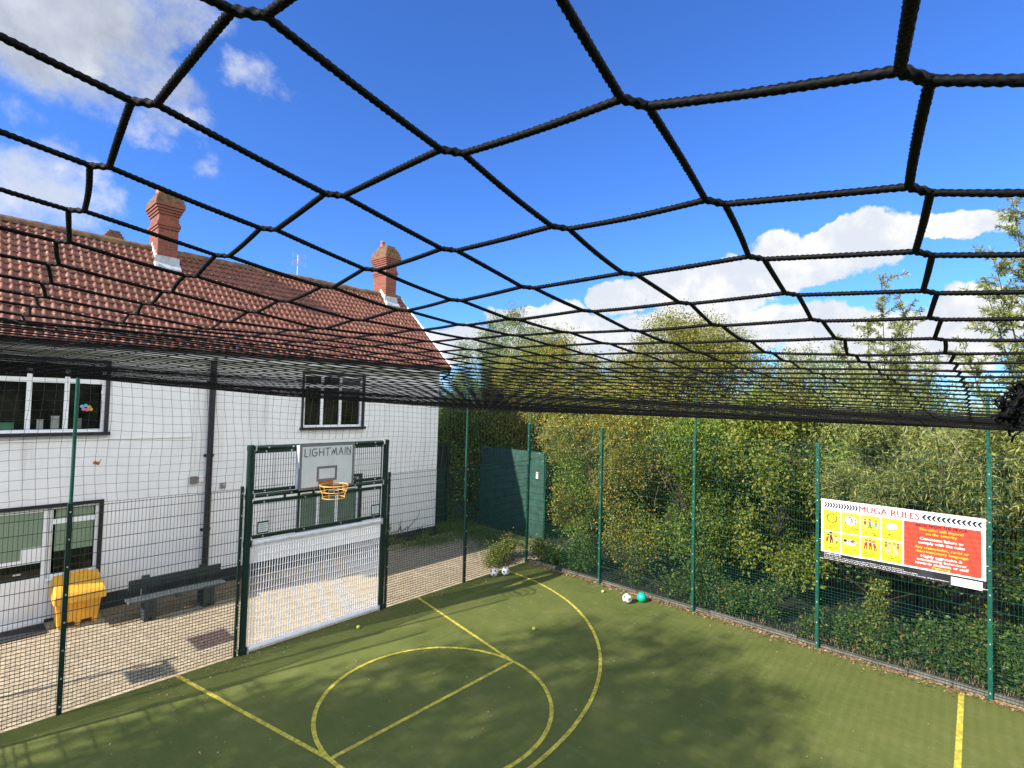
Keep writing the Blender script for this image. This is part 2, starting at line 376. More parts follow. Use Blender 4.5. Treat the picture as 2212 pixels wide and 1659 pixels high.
LF['palewillow'] = leafmat('pale_willow_leaves', [(0, (0.082, 0.124, 0.041)), (.5, (0.126, 0.180, 0.058)), (1, (0.186, 0.230, 0.071))])
LF['olive'] = leafmat('olive_tree_leaves', [(0, (0.084, 0.110, 0.019)), (.5, (0.163, 0.173, 0.027)), (.85, (0.240, 0.219, 0.037)), (1, (0.311, 0.235, 0.046))])
LF['shrub'] = leafmat('yellow_green_leaves', [(0, (0.089, 0.129, 0.020)), (.6, (0.168, 0.198, 0.035)), (1, (0.297, 0.277, 0.050))])
LF['dry'] = leafmat('dry_fallen_leaves', [(0, (0.160, 0.090, 0.045)), (.5, (0.300, 0.190, 0.100)), (1, (0.450, 0.330, 0.200))], .1)
LF['bright'] = leafmat('bright_hedge_leaves', [(0, (0.081, 0.129, 0.018)), (.4, (0.140, 0.192, 0.025)), (.85, (0.215, 0.250, 0.034)), (1, (0.300, 0.234, 0.047))])
# ------------------------------------------------------------------ ground
def sheet(name, x0, x1, y0, y1, z, m, kind='structure', nx=2, ny=2):
    b = MB(); X, Y = np.meshgrid(np.linspace(x0, x1, nx), np.linspace(y0, y1, ny), indexing='ij')
    b.grid(np.stack([X, Y, np.full_like(X, z)], 2)); return tag(b.build(name, m), kind=kind)
def ground_sheet():
    b = MB(); xs = np.concatenate([[-900, -300, -100], np.arange(-60, 61, 4), [100, 300, 900]]); X, Y = np.meshgrid(xs, xs, indexing='ij')
    Z = -.04 + 0*X; b.grid(np.stack([X, Y, Z], 2)); return tag(b.build('ground', MT['grass']), kind='structure')
ground_sheet()
sheet('paving', -18, 2.2, -.03, 4.2, -.012, MT['paving'])
sheet('gravel_strip', -9.35, -5.6, 2.95, 4.16, -.004, MT['gravel'])
sheet('turf_pitch', -18, .02, -24, .0, 0.0, MT['turf'])
sheet('hedge_soil', .02, 14, -24, 6, -.02, MT['soil'])
LW = .062
def ribbon(b, P, w, z):
    P = np.asarray(P, float); T = np.gradient(P, axis=0); T /= np.linalg.norm(T, axis=1)[:, None]; N = np.stack([-T[:, 1], T[:, 0]], 1)
    g = np.stack([P + N*w/2, P - N*w/2], 1); b.grid(np.concatenate([g, np.full(g.shape[:2] + (1,), z)], 2))
b = MB(); C0 = np.array([-6.455, -3.655])
seg = lambda p, q, n=12: np.linspace(p, q, n)
ribbon(b, seg((-8.985, -.02), (-8.24, -3.66)), LW, .004)
ribbon(b, seg((-4.01, -.02), (-4.665, -3.66)), LW, .004)
ribbon(b, seg((-8.24, -3.655), (-4.665, -3.655)), LW, .0065)
t = np.linspace(0, 2*np.pi, 120); ribbon(b, C0 + 1.79*np.stack([np.cos(t), np.sin(t)], 1), LW, .009)
t = np.linspace(-np.pi, 0, 120); ribbon(b, np.array([-6.46, -.28]) + np.stack([5.42*np.cos(t), 5.36*np.sin(t)], 1), LW, .0115)
ribbon(b, seg((-.05, -9.72), (-17, -9.72), 30), .075, .004)
tag(b.build('pitch_lines', MT['yellow_line']), kind='structure')

# ------------------------------------------------------------------ house
YW = 4.15; XR = -.06; XL = -12.75
house = thing('white_house', 'white roughcast house with red pantile roof, black gutter and brick chimneys', 'house', (-8.0, YW, 0))
def hp(mb, name, m, **k): return rel(mb.build(name, m, **k), house)
OPEN = [(-12.0, -9.42, 3.83, 5.30), (-4.97, -3.10, 3.84, 5.36), (-4.97, -3.10, .95, 2.33), (-11.6, -10.22, .02, 2.30), (-10.22, -9.42, .86, 2.30)]
b = MB()
xs = sorted({XL, XR, *[o[0] for o in OPEN], *[o[1] for o in OPEN]}); zs = sorted({-.05, 5.95, *[o[2] for o in OPEN], *[o[3] for o in OPEN]})
for i in range(len(xs)-1):
    for j in range(len(zs)-1):
        cx, cz = (xs[i]+xs[i+1])/2, (zs[j]+zs[j+1])/2
        if any(o[0] < cx < o[1] and o[2] < cz < o[3] for o in OPEN): continue
        b.add([(xs[i], YW, zs[j]), (xs[i+1], YW, zs[j]), (xs[i+1], YW, zs[j+1]), (xs[i], YW, zs[j+1])], np.array([(0, 1, 2, 3)]))
for x0, x1, z0, z1 in OPEN:
    d = YW + .12
    for q in ([(x0, YW, z0), (x1, YW, z0), (x1, d, z0), (x0, d, z0)], [(x0, YW, z1), (x0, d, z1), (x1, d, z1), (x1, YW, z1)],
              [(x0, YW, z0), (x0, d, z0), (x0, d, z1), (x0, YW, z1)], [(x1, YW, z0), (x1, YW, z1), (x1, d, z1), (x1, d, z0)]):
        b.add(q, np.array([(0, 1, 2, 3)]))
YB = 9.55; RY, RZ = 6.85, 8.62
b.add([(XR, YW, -.05), (XR, YB, -.05), (XR, YB, 5.9), (XR, RY, RZ-.08), (XR, YW, 6.1)], [(0, 1, 2, 3, 4)])
b.add([(XL, YW, -.05), (XL, YB, -.05), (XL, YB, 5.9), (XL, RY, RZ-.08), (XL, YW, 6.0)], [(4, 3, 2, 1, 0)])
b.add([(XL, YB, -.05), (XR, YB, -.05), (XR, YB, 5.95), (XL, YB, 5.95)], np.array([(3, 2, 1, 0)]))
hp(b, 'wall', MT['render_white'])
b = MB(); b.box((-9.42, YW-.022, -.05), (XR+.022, YW+.02, .33)); b.box((XR-.02, YW-.022, -.05), (XR+.023, YB, .325)); b.box((XL, YW-.022, -.05), (-11.6, YW+.02, .33)); b.box((-10.22, YW-.018, -.05), (-9.42, YW+.02, .05))
hp(b, 'plinth', MT['plinth'])
# roof: pantiles as real relief
EY = 3.70
def eave_z(x): return 5.845 + .0145*x
def roof_pt(x, t, h):
    ez = eave_z(x); y = EY + (RY-EY)*t; z = ez + (RZ-ez)*t
    a = math.atan2(RZ-5.75, RY-EY)
    return np.stack([x + 0*h, y - math.sin(a)*h, z + math.cos(a)*h], -1)
NR = 17; TC = .155; nx = int((.04-XL)/TC*10)
X = np.linspace(XL-.1, .045, nx); fr = (X/TC) % 1.0
prof = .038*(0.5+0.5*np.cos(2*np.pi*(fr-.5)))**1.9
b = MB(); rows = []
jit = np.repeat(rng.normal(0, .004, (NR, nx//10+2)), 10, axis=1)[:, :nx]
for r in range(NR):
    t0, t1 = r/NR, min(1, (r+1.0)/NR)
    rows += [roof_pt(X, np.full(nx, t0 - (.012 if r else 0)), prof*0 + .0), roof_pt(X, np.full(nx, t0-.012), prof + .032 + jit[r]), roof_pt(X, np.full(nx, (t0+t1)/2), prof + .018 + jit[r]*.5), roof_pt(X, np.full(nx, t1), prof + .002)]
b.grid(np.stack(rows, 0))
b.add([(XL-.1, RY, RZ), (.045, RY, RZ), (.045, YB+.4, 5.78), (XL-.1, YB+.4, 5.78)], np.array([(0, 1, 2, 3)]))
roof = hp(b, 'roof', MT['tile'], smooth=True)
b = MB()
for x in np.arange(XL, 0, .45):
    th = np.linspace(-.25, math.pi+.25, 11); x1 = min(x+.455, .05)
    dz = rng.normal(0, .006)
    P = np.stack([np.stack([np.full(11, xx), RY + .13*np.cos(th), RZ - .02 + dz + (.13 + k)*np.sin(th)], 1) for xx, k in ((x, .0), (x, .012), (x1, .0))], 0)
    b.grid(P)
hp(b, 'ridge_tiles', mat('lichened_ridge_tile', (.15, .085, .045), .9, .45, 6, .4, 40))
# barge board, soffit, fascia, gutter
b = MB()
for (dx0, dx1, dz0, dz1) in ((.046, .075, -.18, .085),):
    v = []
    for (y, z) in ((EY-.03, eave_z(0)), (RY, RZ+.02)):
        for dx in (dx0, dx1):
            for dz in (dz0, dz1): v.append((dx, y, z+dz))
    v = np.array(v); b.hexa(v[[0, 2, 6, 4, 1, 3, 7, 5]])
    v2 = v.copy(); v2[:, 1] = 2*RY - v2[:, 1]; b.hexa(v2[[0, 2, 6, 4, 1, 3, 7, 5]])
hp(b, 'barge_board', MT['upvc'])
b = MB()
v = []
for x in (XL, .04):
    z = eave_z(x)-.10
    v += [(x, EY+.07, z-.10), (x, YW, z-.10), (x, YW, z+.06), (x, EY+.07, z+.06)]
v = np.array(v); b.hexa(v[[0, 1, 5, 4, 3, 2, 6, 7]])
hp(b, 'fascia', mat('white_soffit_paint', (.70, .71, .70), .5, .06, 4))
b = MB(); th = np.linspace(math.pi, 2*math.pi, 9)
P = np.stack([np.stack([np.full(9, x), EY + .0 + .062*np.cos(th), eave_z(x) - .03 + .062*np.sin(th)], 1) for x in np.linspace(XL, .04, 30)], 0); b.grid(P)
P2 = P.copy(); P2[:, :, 1] = EY + (P[:, :, 1]-EY)*.86; P2[:, :, 2] = P[:, :, 2] + .006; b.grid(P2[:, ::-1])
b.tube([(.0, EY, 5.76), (.0, EY+.02, 5.62), (.0, EY+.2, 5.52), (-.03, YW-.06, 5.44)], .034, 8)
gut = hp(b, 'gutter', MT['black_paint'], smooth=True)
b = MB(); b.tube([(-7.335, YW-.09, 5.72), (-7.335, YW-.09, 5.25), (-7.335, YW-.09, .18), (-7.335, YW-.16, .10)], .068, 14)
for z in (5.0, 3.2, 1.4): b.lathe([(.0735, -.04), (.08, -.035), (.08, .035), (.0735, .04)], (-7.335, YW-.09, z), 14); b.box((-7.45, YW-.03, z-.03), (-7.22, YW-.004, z+.03))
hp(b, 'downpipe', MT['black_paint'], smooth=False)
# small wall fittings
b = MB(); b.box((-11.9, YW-.03, 3.655), (-7.72, YW-.002, 3.685)); hp(b, 'cable_trunking', MT['cable_white'])
b = MB(); b.box((-7.70, YW-.025, 2.70), (-7.675, YW-.002, 5.4)); b.box((-7.63, YW-.02, 2.9), (-7.615, YW-.002, 5.4)); hp(b, 'conduit', MT['cable_white'])
b = MB(); b.box((-7.72, YW-.09, 2.54), (-7.57, YW-.002, 2.70)); b.box((-7.71, YW-.10, 2.68), (-7.58, YW-.0, 2.71)); hp(b, 'junction_box', MT['box_grey'], bevel=.006)
b = MB(); b.box((-7.54, YW-.06, 2.57), (-7.43, YW-.002, 2.70)); hp(b, 'vent_cover', MT['cable_white'], bevel=.008)
b = MB(); b.box((-7.05, YW-.05, 2.36), (-6.92, YW-.002, 2.50)); b.lathe([(.02, -.05), (.035, 0), (.02, .05)], (-6.985, YW-.09, 2.44), 10); hp(b, 'security_lamp', MT['metal_grey'], bevel=.006)
b = MB(); b.box((-9.57, YW-.012, 3.13), (-9.46, YW-.002, 3.19), rot=[[.94, 0, .34], [0, 1, 0], [-.34, 0, .94]]); b.tube([(-9.53, YW-.01, 3.16), (-9.50, YW-.06, 3.16), (-9.44, YW-.07, 3.24)], .008, 6); hp(b, 'rusty_bracket', MT['rust_plate'])

def window(x0, x1, z0, z1, mull, trans, panes, trim=True, sill=True, label=None):
    """white frame in the opening; panes = (xa, xb, za, zb, material)"""
    fy0, fy1 = YW+.035, YW+.10; fw = .06
    b = MB()
    b.box((x0, fy0, z0), (x1, fy1, z0+fw)); b.box((x0, fy0, z1-fw), (x1, fy1, z1)); b.box((x0, fy0, z0+fw), (x0+fw, fy1, z1-fw)); b.box((x1-fw, fy0, z0+fw), (x1, fy1, z1-fw))
    for m in mull: b.box((m-.042, fy0+.004, z0+fw), (m+.042, fy1-.004, z1-fw))
    for (xa, xb, z) in trans: b.box((xa, fy0+.008, z-.05), (xb, fy1-.008, z+.05))
    f = hp(b, 'window', MT['upvc'], bevel=.006)
    if label: f['label'] = label
    for (xa, xb, za, zb, m) in panes:
        p = MB(); p.box((xa, YW+.062, za), (xb, YW+.074, zb)); o = p.build('pane', m); o.parent = f; o.location = -Vector(house.location) - f.location + Vector((0, 0, 0)); o.location = Vector(house.location)*-1 - Vector(f.location)
    def sub(mb, name, m):
        o = mb.build(name, m); o.parent = f; o.location = Vector(house.location)*-1 - Vector(f.location); return o
    if trim:
        p = MB(); p.box((x0-.06, YW-.03, z0), (x0, YW+.03, z1)); p.box((x1, YW-.03, z0), (x1+.07, YW+.03, z1)); p.box((x0-.06, YW-.03, z1), (x1+.07, YW+.03, z1+.07)); sub(p, 'trim', MT['black_paint'])
    if sill:
        p = MB(); p.box((x0-.09, YW-.10, z0-.07), (x1+.10, YW+.035, z0-.002)); sub(p, 'sill', MT['black_paint'])
    return f
G = MT['glass']
bl = mat('blind_behind_glass', (.21, .28, .20), .25, .06, 3, coat=.4)
bd = mat('grey_green_blind', (.12, .17, .135), .25, .2, 2, coat=.4)
mA = [-11.24, -10.64, -10.06]
edA = [-11.94, *mA, -9.48]
window(*OPEN[0], mA, [(-11.94, -9.48, 4.90)], [(edA[i]+.04, edA[i+1]-.04, 3.89, 4.85, G) for i in range(4)] + [(edA[i]+.04, edA[i+1]-.04, 4.95, 5.24, G) for i in range(4)], label='upper window with display stickers on its glass')
edB = [-4.91, -4.40, -3.82, -3.16]
window(*OPEN[1], edB[1:3], [(-4.91, -3.16, 5.03)], [(edB[i]+.03, edB[i+1]-.03, 3.90, 4.98, G) for i in range(3)] + [(edB[i]+.03, edB[i+1]-.03, 5.08, 5.30, G) for i in range(3)])
window(*OPEN[2], edB[1:3], [(-4.91, -3.16, 2.02)], [(edB[i]+.03, edB[i+1]-.03, 1.01, 1.97, bd) for i in range(3)] + [(edB[i]+.03, edB[i+1]-.03, 2.07, 2.27, G) for i in range(3)])
window(*OPEN[4], [], [(-10.16, -9.48, 1.99)], [(-10.12, -9.50, 1.38, 1.94, bl), (-10.12, -9.50, .93, 1.38, G), (-10.12, -9.50, 2.04, 2.24, bl)], trim=False, sill=False, label='narrow side window with half drawn green blind')
# stickers in the upper window
f = [o for o in house.children if o.name.startswith('window')][0]
SM = [mat('sky_blue_sticker', (.10, .38, .50), .5, .1), mat('pink_sticker', (.55, .12, .28), .5, .1), mat('amber_sticker', (.60, .33, .04), .5, .1)]
for x, z, m in [(-9.80, 4.37, 0), (-9.74, 4.39, 0), (-9.68, 4.36, 2), (-9.77, 4.31, 1), (-9.71, 4.30, 1), (-9.65, 4.31, 2)]:
    b = MB(); t = np.arange(14)*2*math.pi/14; b.add(np.stack([x + .036*np.cos(t), np.full(14, YW+.059 - .0006*m - x*1e-5), z + .036*np.sin(t)], 1), [tuple(range(14))])
    o = b.build('sticker', SM[m]); o.parent = f; o.location = Vector(house.location)*-1 - Vector(f.location)
# things on the inside sill, seen low in the panes
CLUT = [mat('dark_green_tray', (.03, .12, .07), .5, .2), mat('dim_white_card', (.22, .23, .22), .6, .2), mat('dim_grey_card', (.09, .095, .09), .6, .2)]
for x, z0, z1, wd, m in ((-10.93, 3.90, 4.04, .2, 0), (-10.45, 3.90, 4.10, .10, 1), (-10.22, 3.90, 4.17, .13, 1), (-9.86, 3.90, 4.12, .13, 2)):
    b = MB(); b.box((x-wd/2, YW+.0594, z0), (x+wd/2, YW+.0615, z1)); b.box((x-wd/2-.006, YW+.0590, z1-.02), (x+wd/2+.006, YW+.0617, z1))
    o = b.build('sill_box', CLUT[m]); o.parent = f; o.location = Vector(house.location)*-1 - Vector(f.location)
# door
x0, x1, z0, z1 = OPEN[3]
b = MB(); fy0, fy1 = YW+.035, YW+.10
b.box((x0, fy0, z1-.08), (x1, fy1, z1)); b.box((x1-.09, fy0, z0), (x1, fy1, z1-.08)); b.box((x0, fy0, z0), (x0+.08, fy1, z1-.08)); b.box((x0+.08, fy0+.01, .78), (x1-.09, fy1-.01, .90)); b.box((x0+.08, fy0+.012, 1.20), (x1-.09, fy1-.012, 1.29)); b.box((x0+.08, fy0+.02, .02), (x1-.09, fy1-.02, .78)); b.box((-10.62, fy0+.014, 1.29), (x1-.09, fy1-.014, 1.52))
b.box((x0+.2, fy0+.008, .16), (x1-.22, fy0+.03, .66))
door = hp(b, 'door', MT['upvc'], bevel=.006)
def dsub(mb, name, m):
    o = mb.build(name, m); o.parent = door; o.location = Vector(house.location)*-1 - Vector(door.location)
p = MB(); p.box((x0+.08, YW+.06, 1.29), (x1-.09, YW+.07, z1-.08)); dsub(p, 'pane', bl)
p = MB(); p.box((x0+.08, YW+.06, .90), (x1-.09, YW+.07, 1.20)); dsub(p, 'pane', G)
p = MB(); p.box((-10.72, YW+.0, 1.02), (-10.58, YW+.02, 1.05)); p.box((-10.60, YW+.0, 1.02), (-10.58, YW+.04, 1.05)); dsub(p, 'handle', MT['galv'])
b = MB(); b.box((-11.70, YW-.03, 2.30), (-9.35, YW+.03, 2.37)); b.box((-9.42, YW-.03, .62), (-9.35, YW+.03, 2.30)); hp(b, 'door_trim', MT['black_paint'])
b = MB(); b.box((-10.24, YW-.06, .82), (-9.42, YW+.035, .858)); hp(b, 'window_ledge', MT['upvc'], bevel=.006)

def chimney(x0, x1, y0, y1, zb, zs, zc, zt, potx, poty, label):
    b = MB(); bx = lambda g, a, c, m=0: b.box((x0-g, y0-g, a), (x1+g, y1+g, c), m)
    bx(0, zb, zs); bx(.022, zs, zs+.07); bx(.045, zs+.07, zs+.15); bx(.02, zs+.15, zs+.21); bx(0, zs+.21, zc-.28)
    for k in range(4): bx(.028*(k+1), zc-.28+.07*k, zc-.28+.07*(k+1) - (.008 if k < 3 else 0))
    for k in range(3): bx(.028*(k+.8), zc-.288+.07*(k+1), zc-.28+.07*(k+1))
    n = 5; hh = (zt-zc)/n
    for k in range(n): bx(.115 - .20*((k+.6)/n)**1.6, zc+hh*k, zc+hh*(k+1), 1)
    o = hp(b, 'chimney', [MT['brick'], MT['lichen']], bevel=.006); o['label'] = label
    def csub(mb, name, m, **k):
        q = mb.build(name, m, **k); q.parent = o; q.location = Vector(house.location)*-1 - Vector(o.location)
    p = MB(); p.lathe([(.085, 0), (.10, .03), (.092, .06), (.085, .20), (.10, .215), (.10, .25), (.075, .25), (.07, .05)], (potx, poty, zt-.02), 16); csub(p, 'chimney_pot', MT['pot'], smooth=True)
    a = .925
    p = MB(); zl = roof_z(y0)
    p.box((x0-.05, y0-.03, zl-.10), (x1+.05, y0-.012, zl+.26))
    p.hexa(np.array([(x0-.06, y0-.22, zl-.13), (x1+.06, y0-.22, zl-.13), (x1+.06, y0-.012, zl+.06), (x0-.06, y0-.012, zl+.06), (x0-.06, y0-.22, zl-.09), (x1+.06, y0-.22, zl-.09), (x1+.06, y0-.012, zl+.10), (x0-.06, y0-.012, zl+.10)]))
    csub(p, 'flashing', MT['lead'])
    p = MB()
    for k in range(4):
        ya = y0 + (RY-y0)*k/4; p.box((x0-.015-.002*k, ya, roof_z(ya)-.05), (x0-.003, ya+(RY-y0)/4, roof_z(ya)+.30)); 
    p.box((x0-.07, y0-.2, zl-.12), (x0-.006, RY, zl+.04), rot=None)
    csub(p, 'mortar_fillet', MT['mortar_white'])
    return o
def roof_z(y): return 5.75 + (RZ-5.75)*(y-EY)/(RY-EY)
chimney(-8.12, -7.65, 6.30, 7.16, 8.0, 9.13, 9.80, 10.22, -7.98, 6.95, 'tall brick chimney midway along the ridge')
chimney(-.83, -.37, 6.50, 7.34, 8.0, 9.38, 10.06, 10.50, -.70, 7.0, 'brick chimney at the gable end with lichened crown')
b = MB()
for k in range(6): b.box((-9.16+.045*k, 7.55+.03*k, 8.3 if k == 0 else 8.72+.07*k), (-8.50-.035*k, 8.3-.03*k, 8.79+.07*k))
o = hp(b, 'chimney', MT['lichen'], bevel=.006); o['label'] = 'squat stepped brick stack showing behind the ridge'
# aerial
b = MB(); ax, ay = -4.05, RY
b.bars([(ax, ay, 8.55)], [(ax, ay, 9.42)], .016, 6); b.bars([(ax-.02, ay-.3, 9.22)], [(ax+.06, ay+.55, 9.24)], .010, 5)
for s in (-1, 1):
    for zz in (9.08, 9.36):
        b.bars([(ax+.22*s, ay-.1, zz-.07)], [(ax+.22*s, ay-.1, zz+.09)], .006, 4)
        for k in range(4): b.bars([(ax, ay-.1, zz-.05+.045*k)], [(ax+.22*s, ay-.1, zz-.05+.045*k)], .004, 4)
for k in range(7): b.bars([(ax-.11, ay-.02+.08*k, 9.23)], [(ax+.13, ay-.02+.08*k, 9.23)], .004, 4)
b.bars([(ax-.1, ay+.0, 9.23)], [(ax, ay, 9.0)], .006, 4)
hp(b, 'tv_aerial', MT['metal_grey'])
# ------------------------------------------------------------------ mesh fences
def panel_mb(wd, h, axis, off, k=1.0):
    """twin wire panel: uprights 50 mm apart, dense rows below 1.2 m; axis 0 runs along -x, 1 along -y"""
    b = MB(); s = np.arange(.01, wd, .05)
    z = np.concatenate([np.arange(.03, 1.2, .0545), np.arange(1.25, h-.02, .2), [h-.03]])
    def P(u, n, zz):
        u, n, zz = np.broadcast_arrays(np.asarray(u, float), n, zz)
        return np.stack([-u, n, zz], -1) if axis == 0 else np.stack([n, -u, zz], -1)
    b.bars(P(s, off, .02), P(s, off, h), (.0022 if axis else .0027)*k, 4)
    for d in (-.0065, .0065): b.bars(P(0, off+d, z), P(wd, off+d, z), np.where(z < 1.22, .0026 if axis else .0025, .0042 if axis else .0034)*k, 4)
    return b
def post_mb(h, w=.06, face=(0, -1), z0=0.0, bolts=True):
    b = MB(); hw = w/2; b.box((-hw, -hw, z0-.05), (hw, hw, h)); b.box((-hw-.003, -hw-.003, h), (hw+.003, hw+.003, h+.012))
    fx, fy = face
    # clamp bar on the pitch side with bolt heads
    tx, ty = abs(fy), abs(fx)
    b.box((fx*hw - (.004 if fx else .02), fy*hw - (.004 if fy else .02), .02), (fx*hw + (.004 if fx else .02), fy*hw + (.004 if fy else .02), h-.02))
    if bolts:
        for z in np.arange(.12, h, .40):
            c = np.array([fx*(hw+.006), fy*(hw+.006), z]); b.box(c-np.array([.009, .009, .009]), c+np.array([.009, .009, .009]), 1)
    return b
GM = [MT['mid_green'], MT['galv']]; GD = [MT['dark_green'], MT['galv']]
lf = thing('mesh_fence', 'dark green mesh fence three metres high running between the goal and the paving', 'fence', (0, 0, 0))
rf = thing('mesh_fence', 'four metre high green mesh fence in front of the hedge, carrying the rules banner', 'fence', (0, 0, 0))
p0 = panel_mb(2.46, 3.0, 0, .036, 1.28).build('mesh_panel', MT['dark_green'], lf); p0.location = (-.03, 0, 0)
for x in (-2.53, -8.02, -10.51):
    o = p0.copy(); col.objects.link(o); o.parent = lf; o.location = (x, 0, 0)
p1 = panel_mb(2.46, 4.04, 1, .036).build('mesh_panel', MT['wire'], rf); p1.location = (0, -.03, 0)
for k in range(1, 7):
    o = p1.copy(); col.objects.link(o); o.parent = rf; o.location = (0, -2.52*k-.03, 0)
q0 = post_mb(3.03, .06, (0, -1)).build('fence_post', GD, lf); q0.location = (-2.50, 0, 0)
for x in (-10.48, -13.0):
    o = q0.copy(); col.objects.link(o); o.parent = lf; o.location = (x, 0, 0)
e0 = post_mb(3.03, .045, (0, -1)).build('end_post', GD, lf); e0.location = (-4.915, 0, 0)
o = e0.copy(); col.objects.link(o); o.parent = lf; o.location = (-8.085, 0, 0)
q1 = post_mb(4.06, .06, (-1, 0)).build('fence_post', GM, rf); q1.location = (0, 0, 0)
for k in range(1, 7):
    o = q1.copy(); col.objects.link(o); o.parent = rf; o.location = (0, -2.52*k, 0)
def ext(x, y, z0, par):
    b = MB(); b.bars([(x, y, z0)], [(x, y, 5.02)], .024, 10, caps=True)
    for z in (z0+.12, z0+.55): b.box((x-.03, y-.03, z-.025), (x+.03, y+.03, z+.025))
    return b.build('net_pole', MT['mid_green'], par)
for x in (-2.50, -10.48, -13.0): ext(x+.012, .062, 2.1, lf)
for y in (0, -5.04, -10.08, -15.12): ext(.062, y+.01, 3.0 if y else 2.9, rf)

wf = thing('mesh_fence', 'green mesh fence closing the west side of the pitch', 'fence', (-12.86, 0, 0))
for k in range(5):
    o = p1.copy() if k else panel_mb(2.46, 3.0, 1, .0).build('mesh_panel', MT['wire'], wf)
    if k: o.data = p2_.data; col.objects.link(o); o.parent = wf
    else: p2_ = o
    o.location = (0, -2.52*k-.03, 0)
for k in range(1, 5):
    o = q1.copy(); o.data = q0.data; col.objects.link(o); o.parent = wf; o.location = (0, -2.52*k, 0)
sp0 = thing('sign_post', 'grey post with a hanging board standing on the paving left of the door', 'sign post', (-13.2, 1.62, 0))
b = MB(); b.bars([(-13.2, 1.62, -.05)], [(-13.2, 1.62, 2.75)], .035, 10, caps=True); b.box((-13.22, .98, 2.62), (-13.18, 1.62, 2.66)); rel(b.build('post', MT['metal_grey']), sp0)
b = MB(); b.box((-13.21, 1.0, 2.28), (-13.19, 1.5, 2.60)); rel(b.build('board', MT['board'], bevel=.004), sp0)
# ------------------------------------------------------------------ privacy screen on the far path
ps = thing('privacy_screen', 'dark green windbreak screen three metres high beside the path at the house end', 'screen', (2.25, 3, 0))
b = MB(); X, Z = np.meshgrid(np.linspace(1.15, 4.3, 34), np.linspace(.02, 3.0, 14), indexing='ij')
D = .012*np.sin(X*5.1+Z*2)+.008*np.sin(X*13+Z*5)
b.grid(np.stack([2.22+D, X, Z], 2)); b.grid(np.stack([2.235+D, X, Z], 2)[::-1])
rel(b.build('screen_cloth', mat('green_windbreak_cloth', (.012, .052, .040), .8, .25, 4, .4, 150)), ps)
for y in (1.15, 2.7, 4.27):
    b = MB(); b.box((2.25, y-.03, -.05), (2.31, y+.03, 3.05)); rel(b.build('screen_post', MT['mid_green']), ps)
b = MB(); b.box((2.195, 1.40, 2.08), (2.205, 1.49, 2.30)); b.box((2.192, 1.415, 2.24), (2.195, 1.475, 2.28), 1); rel(b.build('notice', [MT['cable_white'], MT['ink']]), ps)
b = MB(); b.box((-.02, 5.2, -.05), (1.35, 5.26, 3.1)); b.box((-.02, 5.14, 2.95), (1.35, 5.2, 3.02)); b.box((-.02, 5.14, .3), (1.35, 5.2, .38)); b.box((1.28, 5.12, 0), (1.35, 5.2, 3.15))
tag(b.build('side_fence', mat('dark_green_boards', (.005, .018, .014), .7, .3, 3)), 'dark green boarded fence closing the gap behind the house end', 'fence')

# ------------------------------------------------------------------ goal unit
gl, gr = -7.962, -5.033; GH = 3.79
goal = thing('goal_unit', 'steel goal end with white barred goal, basketball backboard and orange hoop', 'goal', ((gl+gr)/2, 0, 0))
def gp(mb, name, m, **k): return rel(mb.build(name, m, **k), goal)
for x in (gl, gr):
    b = MB(); b.tube([(x, 0, -.05), (x, 0, GH-.03), (x, 0, GH)], [.062, .062, .05], 18)
    for z in (.06, 1.98, 2.84, 3.73): b.lathe([(.064, -.05), (.069, -.045), (.069, .045), (.064, .05)], (x, 0, z), 18)
    gp(b, 'goal_post', MT['dark_green'], smooth=False)
xa, xb = gl+.062, gr-.062
def bar(z, r, name, m, y=0.0):
    b = MB(); b.tube([(xa, y, z), (xb, y, z)], r, 16)
    for x in (xa+.012, xb-.012): b.box((x-.012, y-r-.02, z-r-.01), (x+.012, y+r, z+r+.01), 1)
    for x in np.linspace(xa+.25, xb-.25, 6): b.box((x-.012, y-r-.012, z-.012), (x+.012, y-r+.01, z+.012), 1)
    return gp(b, name, [m, MT['galv']], smooth=False)
bar(3.735, .040, 'top_rail', MT['dark_green']); bar(2.845, .040, 'middle_rail', MT['dark_green']); bar(1.98, .052, 'crossbar', MT['white_steel']); bar(.065, .052, 'base_bar', MT['white_steel'])
def bar_panel(name, x0, x1, z0, z1, m, frame=True, y=.03, dz=.125, r=.0055):
    b = MB(); x = np.arange(x0+.03, x1, .05)
    P = lambda x, z: np.stack(np.broadcast_arrays(np.asarray(x, float), y, np.asarray(z, float)), -1)
    b.bars(P(x, z0), P(x, z1), r, 4)
    z = np.arange(z0+dz*.6, z1, dz); b.bars(P(x0, z)+np.array([0, .009, 0]), P(x1, z)+np.array([0, .009, 0]), .0035, 4)
    if frame:
        b.box((x0, y-.045, z0-.035), (x1, y+.012, z0+.028)); b.box((x0, y-.045, z1-.028), (x1, y+.012, z1+.035)); b.box((x0-.012, y-.01, z0), (x0, y+.012, z1)); b.box((x1, y-.01, z0), (x1+.012, y+.012, z1))
        for xx in np.linspace(x0+.18, x1-.18, max(2, int((x1-x0)/.55))):
            for zz in (z0, z1): b.box((xx-.013, y-.052, zz-.013), (xx+.013, y-.045, zz+.013), 1)
    return gp(b, name, [m, MT['galv']])
bar_panel('bar_panel', xa+.03, -7.03, 2.93, 3.66, MT['dark_green']); bar_panel('bar_panel', -6.02, xb-.03, 2.93, 3.66, MT['dark_green'])
bar_panel('bar_panel', xa+.03, xb-.03, 2.09, 2.72, MT['dark_green'])
for x in (-7.30, -7.02, -6.72, -6.42, -6.12, -5.70):
    b = MB(); b.box((x-.018, -.02, 2.75), (x+.018, .02, 2.81)); b.box((x-.026, -.012, 2.74), (x+.026, .012, 2.756)); gp(b, 'spacer_tab', MT['dark_green'])
